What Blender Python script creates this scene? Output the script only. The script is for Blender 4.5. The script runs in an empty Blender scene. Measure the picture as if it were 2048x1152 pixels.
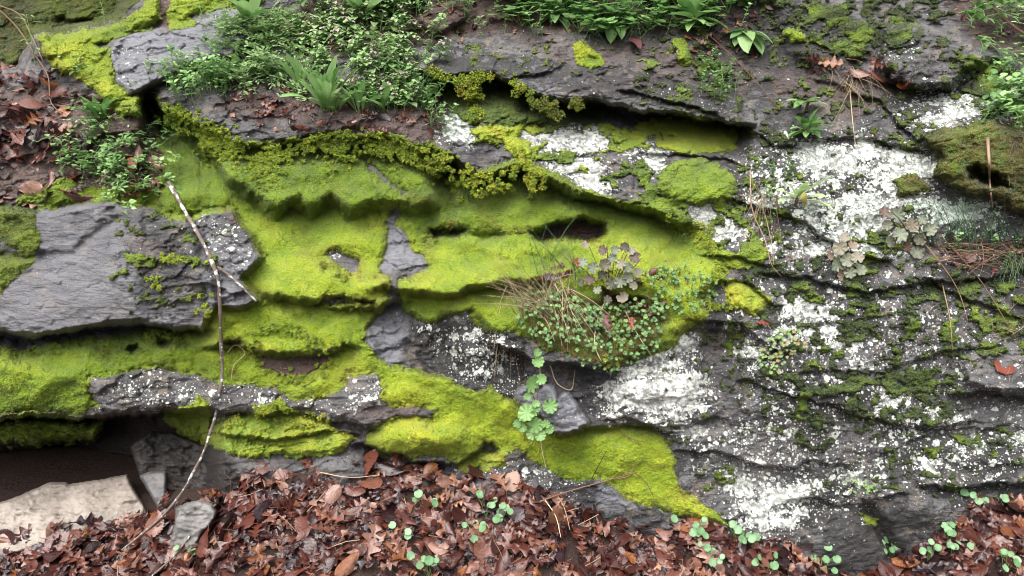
import bpy, math, random
import numpy as np
from mathutils import Vector, Matrix

# ------------------------------------------------------------------ camera, world, sun, exposure
sc = bpy.context.scene
COL = sc.collection
FPX = 1024 / math.tan(math.radians(30))          # focal length in photograph pixels
CAM = np.array([0.0, -2.6, 1.62]); PITCH = math.radians(-14)
cam_d = bpy.data.cameras.new('camera'); cam = bpy.data.objects.new('camera', cam_d); COL.objects.link(cam)
cam.location = CAM; cam.rotation_euler = (math.radians(90) + PITCH, 0, 0)
cam_d.sensor_width = 36; cam_d.lens = 18 / math.tan(math.radians(30))
cam_d.clip_start = 0.05; cam_d.clip_end = 500
sc.camera = cam

SUN_EL, SUN_AZ = math.radians(60), math.radians(205)
w = bpy.data.worlds.new('World'); sc.world = w; w.use_nodes = True
wt = w.node_tree; wt.nodes.clear()
sky = wt.nodes.new('ShaderNodeTexSky'); sky.sky_type = 'NISHITA'; sky.sun_disc = False
sky.sun_elevation = SUN_EL; sky.sun_rotation = SUN_AZ
sky.air_density = 1.0; sky.dust_density = 6.0; sky.ozone_density = 1.0
hs = wt.nodes.new('ShaderNodeHueSaturation'); hs.inputs['Saturation'].default_value = 0.4
bg = wt.nodes.new('ShaderNodeBackground'); bg.inputs['Strength'].default_value = 0.15
wo = wt.nodes.new('ShaderNodeOutputWorld')
# overcast: brightest overhead, dim towards the horizon (wooded slope all round)
tc = wt.nodes.new('ShaderNodeTexCoord'); sx = wt.nodes.new('ShaderNodeSeparateXYZ'); wt.links.new(tc.outputs['Generated'], sx.inputs[0])
mr = wt.nodes.new('ShaderNodeMapRange'); mr.interpolation_type = 'SMOOTHSTEP'
for k, x in enumerate((-0.08, 0.8, 0.16, 1.0)): mr.inputs[k + 1].default_value = x
wt.links.new(sx.outputs[2], mr.inputs[0])
mu = wt.nodes.new('ShaderNodeMix'); mu.data_type = 'RGBA'; mu.blend_type = 'MULTIPLY'; mu.inputs[0].default_value = 1.0
wt.links.new(sky.outputs[0], hs.inputs['Color']); wt.links.new(hs.outputs[0], mu.inputs[6]); wt.links.new(mr.outputs[0], mu.inputs[7])
wt.links.new(mu.outputs[2], bg.inputs[0]); wt.links.new(bg.outputs[0], wo.inputs[0])
sun_d = bpy.data.lights.new('sun', 'SUN'); sun = bpy.data.objects.new('sun', sun_d); COL.objects.link(sun)
sun_d.energy = 1.2; sun_d.angle = math.radians(80); sun_d.color = (1.0, 0.97, 0.93)
_sd = Vector((math.sin(SUN_AZ) * math.cos(SUN_EL), math.cos(SUN_AZ) * math.cos(SUN_EL), math.sin(SUN_EL)))
sun.rotation_euler = (-_sd).to_track_quat('-Z', 'Y').to_euler(); sun.location = (0, -2, 6)
sc.view_settings.view_transform = 'Standard'; sc.view_settings.look = 'None'
sc.view_settings.exposure = 1.32; sc.view_settings.gamma = 1.0
sc.cycles.filter_width = 1.0
sc.cycles.max_bounces = 6; sc.cycles.diffuse_bounces = 3; sc.cycles.transparent_max_bounces = 4

rng = np.random.default_rng(7)
rnd = random.Random(11)

# ------------------------------------------------------------------ maths helpers
def ray(u, v):
    xn = (np.asarray(u, float) - 1024) / FPX; yn = (576 - np.asarray(v, float)) / FPX
    c, s = math.cos(PITCH), math.sin(PITCH)
    return np.stack([xn, c - s * yn, s + c * yn], -1)
def unproject(u, v, Y):
    d = ray(u, v); t = (np.asarray(Y) - CAM[1]) / d[..., 1]
    return CAM + d * t[..., None]
def project(P):
    P = np.asarray(P) - CAM
    c, s = math.cos(PITCH), math.sin(PITCH)
    z = P[..., 1] * c + P[..., 2] * s; y = -P[..., 1] * s + P[..., 2] * c
    return 1024 + FPX * P[..., 0] / z, 576 - FPX * y / z

_tabs = {}
def vnoise(x, y, seed=0):
    if seed not in _tabs: _tabs[seed] = np.random.default_rng(1000 + seed).random((256, 256)).astype(np.float32)
    T = _tabs[seed]
    xi = np.floor(x).astype(np.int64); yi = np.floor(y).astype(np.int64)
    fx = (x - xi); fy = (y - yi)
    fx = fx * fx * fx * (fx * (fx * 6 - 15) + 10); fy = fy * fy * fy * (fy * (fy * 6 - 15) + 10)
    x0, x1, y0, y1 = xi & 255, (xi + 1) & 255, yi & 255, (yi + 1) & 255
    return ((T[y0, x0] * (1 - fx) + T[y0, x1] * fx) * (1 - fy) + (T[y1, x0] * (1 - fx) + T[y1, x1] * fx) * fy) * 2 - 1
def fbm(x, y, seed=0, oct=4, gain=0.5, ridged=False):
    r = 0; a = 1; n = 0
    for k in range(oct):
        q = vnoise(x * 2 ** k + 17.3 * k, y * 2 ** k + 5.1 * k, seed + k)
        r = r + a * (1 - 2 * np.abs(q) if ridged else q); n += a; a *= gain
    return r / n
def sstep(a, b, x):
    t = np.clip((x - a) / (b - a), 0, 1); return t * t * (3 - 2 * t)
def cells(x, y, seed=0):
    """nearest jittered cell: random value, local offset and edge distance"""
    R = np.random.default_rng(500 + seed); J = R.random((128, 128, 2)); V = R.random((128, 128, 3))
    xi = np.floor(x).astype(int); yi = np.floor(y).astype(int)
    b1 = np.full(x.shape, 9.0); b2 = b1.copy(); val = np.zeros(x.shape + (3,)); off = np.zeros(x.shape + (2,))
    for dx in (-1, 0, 1):
        for dy in (-1, 0, 1):
            cx = (xi + dx) & 127; cy = (yi + dy) & 127
            ox = x - (xi + dx + J[cy, cx, 0]); oy = y - (yi + dy + J[cy, cx, 1])
            d = np.hypot(ox, oy); m = d < b1
            b2 = np.where(m, b1, np.minimum(b2, d)); b1 = np.where(m, d, b1)
            val[m] = V[cy, cx][m]; off[m] = np.stack([ox, oy], -1)[m]
    return val, off, b2 - b1

# signed distance (positive inside) on a coarse uniform grid, resampled bilinearly
CU0, CV0, CS = -640, -440, 4
CNU, CNV = 832, 470
_cu, _cv = np.meshgrid(CU0 + CS * np.arange(CNU), CV0 + CS * np.arange(CNV))
def sdf_coarse(pts):
    p = np.array(pts, float); q = np.roll(p, -1, 0)
    lo = p.min(0) - 90; hi = p.max(0) + 90
    i0 = max(0, int((lo[0] - CU0) / CS)); i1 = min(CNU, int((hi[0] - CU0) / CS) + 2)
    j0 = max(0, int((lo[1] - CV0) / CS)); j1 = min(CNV, int((hi[1] - CV0) / CS) + 2)
    U = _cu[j0:j1, i0:i1]; V = _cv[j0:j1, i0:i1]
    dmin = np.full(U.shape, 1e9); ins = np.zeros(U.shape, bool)
    for (ax, ay), (bx, by) in zip(p, q):
        ex, ey = bx - ax, by - ay; L = ex * ex + ey * ey + 1e-9
        t = np.clip(((U - ax) * ex + (V - ay) * ey) / L, 0, 1)
        dmin = np.minimum(dmin, (U - ax - t * ex) ** 2 + (V - ay - t * ey) ** 2)
        c = (ay > V) != (by > V)
        if ay != by: ins ^= c & (U < (bx - ax) * (V - ay) / (by - ay) + ax)
    out = np.full((CNV, CNU), -90.0)
    out[j0:j1, i0:i1] = np.maximum(np.sqrt(dmin) * np.where(ins, 1, -1), -90)
    return out
def bil(A, u, v, u0=CU0, v0=CV0, s=CS):
    x = np.clip((u - u0) / s, 0, A.shape[1] - 1.001); y = np.clip((v - v0) / s, 0, A.shape[0] - 1.001)
    xi = x.astype(int); yi = y.astype(int); fx = x - xi; fy = y - yi
    return (A[yi, xi] * (1 - fx) + A[yi, xi + 1] * fx) * (1 - fy) + (A[yi + 1, xi] * (1 - fx) + A[yi + 1, xi + 1] * fx) * fy

# the working grid over the rock face: 2 px inside the view, widening beyond it
def axis(lo, hi, n_in, ext, step):
    a = np.linspace(lo, hi, n_in); e = []; s = step; x = 0
    while x < ext: s *= 1.06; x += s; e.append(x)
    e = np.array(e); return np.concatenate([(lo - e)[::-1], a, hi + e])
UA = axis(-20, 2068, 1045, 560, 2); VA = axis(-16, 1168, 593, 330, 2)
U, V = np.meshgrid(UA, VA)
NV, NU = U.shape
# wandering outlines: sample positions shifted by noise
WU = U + 9 * fbm(U / 60, V / 60, 1, 3) + 4 * fbm(U / 13, V / 13, 5, 3)
WV = V + 9 * fbm(U / 60, V / 60, 11, 3) + 4 * fbm(U / 13, V / 13, 15, 3)
def sdf(pts, warp=1.0):
    A = sdf_coarse(pts)
    return bil(A, U + (WU - U) * warp, V + (WV - V) * warp)
def pline(pts, warp=1.0):
    """distance to a polyline"""
    u = U + (WU - U) * warp; v = V + (WV - V) * warp
    d = np.full(U.shape, 1e9)
    for (ax, ay), (bx, by) in zip(pts[:-1], pts[1:]):
        ex, ey = bx - ax, by - ay; L = ex * ex + ey * ey + 1e-9
        t = np.clip(((u - ax) * ex + (v - ay) * ey) / L, 0, 1)
        d = np.minimum(d, (u - ax - t * ex) ** 2 + (v - ay - t * ey) ** 2)
    return np.sqrt(d)
# ------------------------------------------------------------------ outlines (photograph pixels at their own depth on the face)
BOULDERS = {
 'left': [(-600,400),(-300,430),(0,420),(85,425),(165,412),(200,402),(280,418),(312,420),(333,434),(382,438),(410,424),(462,416),(476,439),(503,477),(523,515),(500,543),(483,557),(507,588),(517,602),(486,614),(434,618),(412,640),(408,662),(350,660),(299,654),(278,645),(215,641),(201,648),(139,662),(62,676),(35,671),(0,664),(-300,640),(-600,640)],
 'topleft': [(222,95),(235,70),(300,62),(390,48),(440,20),(500,20),(510,70),(470,110),(420,120),(340,150),(300,175),(262,185),(235,165)],
 'topslab': [(862,95),(890,68),(930,78),(985,70),(1060,50),(1150,48),(1200,70),(1230,110),(1330,130),(1400,170),(1480,200),(1480,240),(1360,228),(1270,210),(1190,200),(1120,196),(1060,178),(1030,165),(985,145),(930,150),(895,158),(862,140)],
 'upright': [(1768,62),(1830,55),(1890,62),(1945,85),(1975,115),(1965,130),(1925,140),(1905,170),(1840,180),(1790,160),(1765,120)],
 'point': [(1036,800),(1045,770),(1075,762),(1105,772),(1120,800),(1128,782),(1140,786),(1158,815),(1178,840),(1176,852),(1152,858),(1140,868),(1116,873),(1104,862),(1085,840),(1050,830)],
 'smalltop': [(842,32),(880,18),(908,8),(928,18),(934,40),(905,52),(892,66),(872,78),(860,62),(850,50)],
 'strip': [(185,790),(175,765),(208,755),(302,734),(382,747),(437,764),(465,768),(555,778),(597,799),(635,799),(677,778),(698,750),(760,744),(768,785),(785,811),(868,818),(864,845),(800,838),(760,850),(730,856),(690,836),(640,826),(562,815),(500,824),(440,826),(396,812),(330,815),(290,822),(235,828),(200,820)],
 'centre': [(758,550),(760,519),(767,495),(772,449),(784,422),(801,406),(805,418),(793,453),(808,467),(819,491),(847,508),(854,533),(833,550),(801,560),(800,588),(805,616),(826,633),(850,642),(874,642),(902,629),(923,622),(942,616),(946,640),(958,654),(986,662),(1027,660),(1060,700),(1060,740),(1040,775),(1013,797),(982,775),(958,787),(937,785),(916,771),(888,757),(874,750),(829,743),(819,733),(777,729),(746,705),(730,684),(729,654),(763,627),(778,600),(782,570),(778,556)],
 'rightblock': [(1925,725),(1950,705),(1990,700),(2060,690),(2300,690),(2600,690),(2600,790),(2100,790),(2048,780),(1975,785),(1935,765)],
 'lowgrey': [(1010,905),(1040,915),(1097,941),(1131,962),(1156,966),(1194,958),(1222,969),(1253,994),(1291,1013),(1330,1034),(1400,1052),(1440,1090),(1300,1120),(1100,1080),(940,1000),(930,960),(960,940)],
}
MOSS_CENTRE = [(315,195),(420,258),(480,288),(560,276),(640,268),(760,268),(870,286),(915,325),(930,340),(985,333),(1045,318),(1100,345),(1150,372),(1230,398),(1300,410),(1350,438),(1425,468),(1425,500),(1452,530),(1442,562),(1400,592),(1420,630),(1330,700),(1230,740),(1180,720),(1090,700),(1060,680),(1040,668),(1000,720),(874,746),(888,754),(916,768),(937,782),(958,784),(982,772),(1034,803),(1060,830),(1110,865),(1121,870),(1149,866),(1166,858),(1236,859),(1298,860),(1329,880),(1341,908),(1357,974),(1400,1002),(1470,1050),(1380,1034),(1340,1031),(1322,1018),(1291,1011),(1253,992),(1222,967),(1194,957),(1156,964),(1131,960),(1097,939),(1072,925),(1027,901),(1005,918),(985,905),(951,915),(923,925),(902,922),(847,912),(826,922),(756,908),(732,884),(739,866),(781,841),(826,840),(862,846),(869,818),(781,811),(764,790),(760,744),(698,750),(677,776),(635,797),(597,797),(555,776),(465,765),(437,762),(382,745),(302,732),(208,753),(176,762),(174,783),(191,813),(167,823),(52,823),(-300,830),(-600,830),(-600,700),(0,702),(60,700),(130,690),(190,672),(300,664),(360,664),(406,660),(406,630),(434,618),(486,614),(517,602),(507,588),(483,557),(500,543),(523,515),(503,477),(476,439),(462,416),(410,422),(382,436),(333,432),(310,408),(322,350),(318,290)]
# zones the moss is divided into along its creases (first match wins)
ZONES = [
 ('band',  [(-640,660),(300,640),(420,655),(440,700),(500,705),(520,740),(470,800),(-640,850)]),
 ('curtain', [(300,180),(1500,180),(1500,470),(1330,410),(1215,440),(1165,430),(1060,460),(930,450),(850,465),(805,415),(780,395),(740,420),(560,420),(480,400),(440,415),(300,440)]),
 ('tongue', [(690,740),(870,738),(985,765),(1120,860),(1300,840),(1560,1060),(1300,1060),(700,930)]),
 ('shelf', [(760,400),(1500,400),(1500,720),(1000,760),(800,700),(800,560),(770,560)]),
 ('mat', [(280,380),(800,380),(800,800),(280,800)]),
]
EXPOSED = [
 BOULDERS['centre'],
 [(503,702),(540,716),(590,712),(640,700),(672,697),(650,728),(605,756),(560,748),(520,735)],
 [(1062,463),(1090,455),(1121,443),(1166,436),(1211,449),(1213,468),(1183,484),(1159,481),(1090,481)],
 [(862,458),(885,455),(905,462),(930,460),(918,474),(870,476)],
 [(630,612),(650,598),(690,600),(750,604),(752,612),(680,616)],
 [(645,512),(660,500),(680,503),(720,520),(715,545),(690,545),(670,525)],
 [(440,690),(470,684),(490,694),(470,700)], [(252,695),(268,690),(276,700),(262,706)],
 [(310,680),(345,684),(340,690),(318,690)],
 [(970,888),(985,890),(1000,905),(985,912),(968,905)],
 [(726,300),(745,330),(790,370),(815,385),(800,388),(760,360),(728,325)],
]
OTHER_MOSS = [   # key, outline, thickness m, tint 0 deep green .. 1 yellow, brown
 ('curl', [(420,863),(437,842),(503,828),(562,804),(590,821),(625,839),(660,835),(668,853),(700,866),(713,880),(694,898),(660,918),(573,915),(486,915),(430,898),(405,880),(380,890),(345,860),(322,832),(382,805),(396,783),(417,805),(425,840)], .026, .62, .1),
 ('cave', [(-600,850),(0,835),(60,828),(208,840),(194,873),(130,885),(70,889),(14,874),(-100,870),(-600,900)], .03, .5, .2),
 ('crest', [(72,78),(110,60),(200,54),(250,38),(285,8),(312,-20),(316,40),(295,62),(235,72),(196,88),(226,95),(234,165),(254,185),(285,195),(288,238),(240,235),(205,200),(180,160),(122,145),(92,112)], .03, .6, .08),
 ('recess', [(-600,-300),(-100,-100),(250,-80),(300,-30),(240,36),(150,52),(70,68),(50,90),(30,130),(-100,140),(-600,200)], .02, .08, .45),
 ('topmat', [(345,-60),(520,-60),(520,5),(440,24),(385,34),(400,55),(345,62),(335,30)], .02, .55, .1),
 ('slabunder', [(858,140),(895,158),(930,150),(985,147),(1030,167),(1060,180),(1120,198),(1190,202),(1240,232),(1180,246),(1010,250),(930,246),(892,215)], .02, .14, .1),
 ('upshelf', [(930,258),(1010,246),(1100,249),(1250,252),(1300,240),(1400,236),(1475,252),(1470,300),(1390,312),(1320,292),(1250,292),(1180,306),(1100,304),(1040,330),(1000,284),(940,287)], .018, .7, .05),
 ('pad', [(1310,350),(1350,325),(1400,316),(1440,330),(1475,368),(1470,402),(1400,412),(1340,402),(1306,382)], .026, .45, .0),
 ('rightstep', [(1440,410),(1480,420),(1505,470),(1540,512),(1505,542),(1452,532),(1424,500),(1400,470),(1470,505),(1490,480)], .02, .55, .05),
 ('lowstep', [(1448,552),(1482,560),(1542,602),(1505,642),(1466,612)], .02, .65, .05),
 ('uppad', [(1142,85),(1165,78),(1200,110),(1208,130),(1180,142),(1150,120)], .015, .6, .05),
 ('brown', [(1838,275),(1900,252),(2000,244),(2060,262),(2300,300),(2600,330),(2600,480),(2060,445),(1990,405),(1930,392),(1868,350),(1880,320)], .03, .03, .7),
 ('brownsmall', [(1788,352),(1830,345),(1862,378),(1830,392),(1796,392)], .02, .12, .8),
 ('leftdark', [(-600,405),(0,408),(21,408),(80,425),(83,484),(69,519),(35,554),(0,583),(-200,600),(-600,560)], .008, .15, .4),
 ('ledgeleft', [(60,385),(130,360),(230,380),(330,350),(335,420),(280,418),(200,402),(120,412),(85,424),(40,405)], .015, .55, .1),
 ('cushion', [(1690,60),(1720,42),(1740,65),(1732,88),(1700,92)], .02, .4, .1),
 ('cushion', [(1655,90),(1690,80),(1715,105),(1680,106)], .02, .3, .0),
 ('cushion', [(1560,58),(1600,50),(1618,85),(1590,86)], .02, .5, .1),
 ('cushion', [(1640,20),(1690,8),(1705,40),(1660,50)], .02, .35, .1),
 ('cushion', [(1780,35),(1810,30),(1812,52),(1786,56)], .02, .35, .1),
 ('cushion', [(1348,75),(1375,70),(1380,125),(1355,130)], .02, .5, .1),
 ('cushion', [(1715,1033),(1755,1042),(1742,1060),(1725,1056)], .012, .7, .0),
 ('edge', [(900,900),(960,905),(985,915),(1005,905),(1008,935),(960,945),(925,945)], .015, .8, .2),
]
# right-hand rock: scattered cushions inside broad outlines (outline, cover 0..1, tint, brown)
SPECK = [
 ([(1040,285),(1250,300),(1330,330),(1480,410),(1440,470),(1300,412),(1100,345),(1040,320)], .55, .62, .05),
 ([(1480,330),(1620,420),(1800,470),(1780,560),(1560,500),(1500,440)], .36, .6, .1),
 ([(1240,120),(1460,60),(1480,190),(1330,170)], .40, .5, .15),
 ([(1540,0),(1820,0),(1840,150),(1640,110)], .50, .35, .15),
 ([(1480,560),(1900,520),(2060,640),(2000,760),(1640,800),(1500,700)], .36, .38, .1),
 ([(1600,760),(1900,700),(1930,800),(1700,890),(1580,850)], .30, .35, .1),
 ([(1860,560),(2100,540),(2300,600),(2300,700),(2000,700)], .42, .4, .3),
 ([(1900,100),(2100,180),(2600,200),(2600,330),(2060,270),(1960,200)], .55, .4, .1),
 ([(1400,880),(1480,880),(1460,1000),(1380,980)], .15, .5, .1),
 ([(1570,170),(1700,180),(1700,300),(1560,290)], .32, .45, .15),
 ([(840,20),(960,60),(900,120),(860,90)], .2, .4, .3),
 ([(200,500),(430,500),(430,560),(300,545),(210,560)], .16, .45, .2),
]
LICHEN = [
 ([(1760,220),(1850,170),(2060,140),(2060,250),(1880,270)], .62, 40, .2), ([(1560,420),(1800,400),(1790,520),(1600,520)], .72, 40, .3),
 ([(1440,560),(1700,560),(1950,640),(1960,880),(1700,1060),(1440,1060),(1380,900),(1480,800)], .50, 60, .1),
 ([(1480,280),(1880,270),(1860,480),(1700,560),(1480,520)], .66, 50, .2),  # outline, density, soft px, pale-green
 ([(1210,770),(1260,715),(1320,685),(1392,676),(1402,740),(1432,790),(1412,832),(1310,848),(1230,836),(1196,800)], .92, 40, .0),
 ([(1310,850),(1415,835),(1425,870),(1340,880)], .95, 20, .0),
 ([(1540,325),(1600,285),(1700,268),(1845,296),(1885,350),(1862,395),(1760,368),(1600,345)], .86, 40, .25),
 ([(1830,235),(1880,180),(1950,170),(2020,200),(2015,245),(1900,255),(1850,290)], .8, 40, .2),
 ([(1610,390),(1700,370),(1810,385),(1790,500),(1690,480),(1600,440),(1490,400)], .80, 40, .3),
 ([(1800,400),(1900,395),(2015,410),(2015,455),(1900,470),(1820,440)], .85, 30, .75),
 ([(1350,405),(1420,400),(1495,460),(1490,505),(1420,480)], .95, 30, .0),
 ([(1480,480),(1540,500),(1620,540),(1570,560),(1500,520)], .5, 30, .2),
 ([(1540,590),(1640,575),(1740,660),(1720,725),(1640,700),(1560,680)], .78, 40, .1),
 ([(1480,680),(1530,680),(1540,740),(1490,740)], .7, 20, .1),
 ([(1420,935),(1500,930),(1620,980),(1600,1050),(1560,1080),(1480,1040)], .85, 40, .1),
 ([(1580,970),(1640,920),(1760,900),(1800,960),(1760,1010),(1640,1000)], .6, 40, .3),
 ([(1725,790),(1800,775),(1945,830),(1900,855),(1760,845)], .72, 40, .0),
 ([(1800,870),(1900,855),(2060,850),(2600,850),(2600,960),(2040,960),(1840,975)], .62, 50, .25),
 ([(1960,820),(2060,800),(2600,800),(2600,950),(2020,950)], .65, 40, .5),
 ([(1640,865),(1670,865),(1670,890),(1640,895)], .8, 12, .0),
 ([(840,650),(946,616),(1030,690),(1040,770),(960,785),(880,740)], .56, 40, .0),
 ([(900,680),(960,680),(970,770),(920,770)], .62, 20, .0),
 ([(180,765),(302,730),(400,750),(560,778),(680,800),(690,830),(500,810),(200,815)], .5, 25, .0),
 ([(680,770),(700,748),(762,745),(765,800),(690,815)], .68, 15, .0),
 ([(400,430),(470,420),(530,515),(480,560),(410,540)], .46, 25, .0),
 ([(350,460),(380,460),(385,520),(360,520)], .4, 15, .0),
 ([(640,490),(680,495),(680,520),(645,520)], .6, 12, .0),
 ([(885,230),(930,222),(965,275),(930,292),(890,270)], .98, 18, .4),
 ([(1050,260),(1170,255),(1230,275),(1180,300),(1060,300)], .95, 24, .0),
 ([(1080,300),(1180,310),(1260,390),(1200,395),(1100,360)], .85, 25, .1),
 ([(1230,280),(1340,260),(1360,380),(1260,340)], .7, 30, .1),
 ([(1770,90),(1800,75),(1860,110),(1850,130),(1790,115)], .55, 20, .8),
 ([(1470,290),(1600,280),(1560,440),(1480,380)], .4, 40, .1),
 ([(1480,640),(1560,590),(1560,700),(1490,720)], .5, 20, .5),
 ([(1680,640),(1880,620),(2000,640),(1980,740),(1800,740)], .42, 50, .1),
 ([(1290,150),(1480,180),(1480,250),(1300,220)], .3, 30, .1),
 ([(230,100),(260,100),(265,150),(235,165)], .45, 10, .0),
 ([(1030,905),(1200,960),(1150,1010),(1020,960)], .4, 25, .0),
 ([(910,925),(1010,930),(1010,960),(920,950)], .55, 15, .0),
 ([(1120,795),(1180,800),(1180,850),(1120,830)], .35, 15, .0),
 ([(1380,640),(1560,640),(1640,900),(1900,1020),(2060,1000),(2600,1000),(2600,480),(1900,480),(1500,520)], .34, 60, .1),
]
LITTER_EDGE = [(-640,1090),(-200,1080),(60,1072),(200,1050),(290,1040),(330,1012),(430,1000),(500,962),(600,942),(740,925),(850,948),(950,962),(1040,978),(1100,1000),(1180,1036),(1300,1066),(1400,1052),(1500,1082),(1580,1094),(1640,1130),(1700,1165),(1760,1150),(1840,1100),(1900,1058),(1960,1010),(2048,1002),(2300,990),(2650,980)]

# ------------------------------------------------------------------ depth of the rock face (metres, larger = farther back)
D = np.interp(V, [-350,-100,0,100,250,400,600,800,1000,1200,1500], [1.15,.85,.72,.6,.42,.30,.16,.07,.0,-.05,-.1])
D += 0.06 * fbm(U / 420, V / 260, 40, 2)
D += np.interp(U, [-600,0,600,1200,1500,2048,2600], [.05,.03,.0,.0,.04,.02,.0])
def smooth1(a, n): return np.convolve(np.pad(a, n, 'edge'), np.ones(2 * n + 1) / (2 * n + 1), 'valid')
def lip(pts, dy, decay, bulge=0.0, bdecay=30, fade=40, soft=7, hold=0, wob=1.0, curve=False):
    """an overhang: the face jumps back below the line and comes forward again further down"""
    global D
    p = np.array(pts, float)
    if curve: p = np.stack([np.linspace(p[0, 0], p[-1, 0], 200), smooth1(np.interp(np.linspace(p[0, 0], p[-1, 0], 200), p[:, 0], p[:, 1]), 7)], -1)
    vl = np.interp(WU if wob else U, p[:, 0], p[:, 1]) + wob * (5 * fbm(U / 45, V * 0 + 3.7, 60, 3))
    s = WV - vl if wob else V - vl
    f = sstep(p[0, 0] - fade, p[0, 0] + fade * .3, U) * (1 - sstep(p[-1, 0] - fade * .3, p[-1, 0] + fade, U))
    below = sstep(-soft * .4, soft, s) * np.exp(-np.maximum(s - hold, 0) / decay)
    D += f * dy * below
    if bulge: D -= f * bulge * np.exp(-np.maximum(-s, 0) / bdecay) * (1 - sstep(0, soft, s))
def zone(pts, dy, soft, warp=1.0):
    global D
    D += dy * sstep(-soft, soft, sdf(pts, warp))
def groove(pts, dy, wd):
    global D
    D += dy * np.exp(-(pline(pts) / wd) ** 2)
def blob(u, v, ru, rv, dy):
    global D
    D += dy * np.exp(-((WU - u) / ru) ** 2 - ((WV - v) / rv) ** 2)
# top ledges
lip([(-600,20),(0,45),(100,52)], .0, 60)
zone([(-600,-300),(250,-80),(240,36),(150,52),(70,70),(40,140),(-600,160)], .26, 14)     # recess top left
lip([(120,28),(190,36),(235,30)], .06, 30, fade=20)
zone(BOULDERS['topleft'], -.07, 8)
zone([(72,78),(200,54),(310,-20),(316,40),(235,72),(234,165),(285,195),(288,238),(205,200),(122,145)], -.05, 14)
lip([(290,185),(340,225),(420,262),(480,292),(560,282),(640,276),(760,274),(870,290),(905,318)], np.interp(U, [300,400,450,500,900], [.20,.20,.09,.07,.09]), 130, .03, 45, soft=16, fade=15)
lip([(415,290),(450,350),(490,378),(520,382),(548,424),(588,386),(622,424),(656,386),(702,420),(742,398),(800,398),(860,402)], .11, 60, .06, 60, soft=30, fade=30, wob=.6, curve=True)
groove([(300,190),(318,235),(330,260)], .12, 14)
zone([(300,190),(420,150),(600,110),(860,110),(880,250),(860,280),(640,262),(480,280),(420,250)], -.04, 20)
lip([(868,146),(930,152),(985,148),(1030,168),(1120,198),(1190,204),(1300,222),(1480,244)], .27, 55, .06, 40, soft=10)
zone(BOULDERS['topslab'], -.03, 10)
groove([(1060,215),(1120,225),(1180,232)], .05, 12)
zone(BOULDERS['smalltop'], -.06, 5)
zone(BOULDERS['upright'], -.10, 10)
lip([(1780,165),(1850,182),(1910,172),(1980,130)], .05, 30)
# second lip across the middle
lip([(890,300),(960,350),(1040,335),(1100,362),(1160,388),(1240,404),(1300,418),(1360,448)], .17, 85, .05, 40, soft=16, fade=60)
# left boulder
zone(BOULDERS['left'], -.10, 8, .6)
zone([(462,416),(523,515),(483,557),(517,602),(430,620),(428,560),(395,500),(372,430)], .03, 10)
groove([(85,510),(150,505),(190,470),(230,440)], .02, 9); groove([(-100,520),(85,510)], .02, 9)
lip([(-600,640),(0,666),(62,680),(139,666),(215,644),(300,656),(400,664)], .15, 26, .0, soft=6, hold=6)
# middle moss shelves
groove([(860,466),(930,466),(1000,475)], .03, 9)
zone(EXPOSED[2], .12, 7); zone(EXPOSED[3], .06, 5); zone(EXPOSED[4], .06, 5); zone(EXPOSED[1], -.02, 7)
blob(545, 392, 24, 26, -.03); blob(622, 392, 20, 24, -.03); blob(705, 390, 28, 22, -.03); blob(600, 340, 110, 30, -.03); blob(470, 330, 26, 40, -.03)
for e in EXPOSED[6:10]: zone(e, .06, 4)
blob(1150, 425, 40, 20, -.05)
lip([(560,590),(620,600),(680,612),(760,612),(790,600)], .08, 42, .07, 50, soft=16, fade=60)
lip([(776,574),(850,585),(920,578),(1000,560),(1080,560)], .08, 40, .07, 50, soft=16, fade=60)
blob(575, 540, 40, 50, -.02); blob(640, 560, 60, 30, -.02); blob(610, 650, 120, 40, -.045)
blob(900, 610, 70, 26, -.03); blob(690, 470, 70, 45, -.03); blob(1300, 500, 80, 40, -.03)
lip([(420,694),(470,694),(520,702),(640,702),(690,690)], .05, 24, .05, 45, soft=12, fade=50)
# rock window in the middle
zone([(729,654),(763,627),(800,600),(826,633),(874,642),(946,616),(986,662),(1060,690),(1050,780),(982,775),(888,757),(777,729)], .03, 8)
groove([(830,640),(822,700),(850,745)], .02, 10); groove([(890,640),(900,700),(930,760)], .025, 14)
lip([(1000,690),(1060,715),(1130,725),(1200,735)], .12, 60, .05, 40)
zone([(1040,640),(1120,540),(1300,540),(1420,560),(1420,640),(1330,700),(1220,740),(1090,690)], -.06, 30)
zone([(1240,595),(1200,580),(1205,612),(1260,615),(1290,600)], .08, 8)
# lower left
zone(BOULDERS['strip'], -.03, 8)
blob(60, 760, 200, 45, -.05); blob(340, 700, 70, 24, -.05); blob(130, 700, 50, 18, -.03)
lip([(-600,840),(0,836),(170,832),(235,832),(330,822),(396,816),(470,826)], np.interp(U, [-600,180,280,330,400,450], [.75,.75,.45,.36,.24,.0]), 420, .0, soft=10, fade=10, hold=60)

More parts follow.
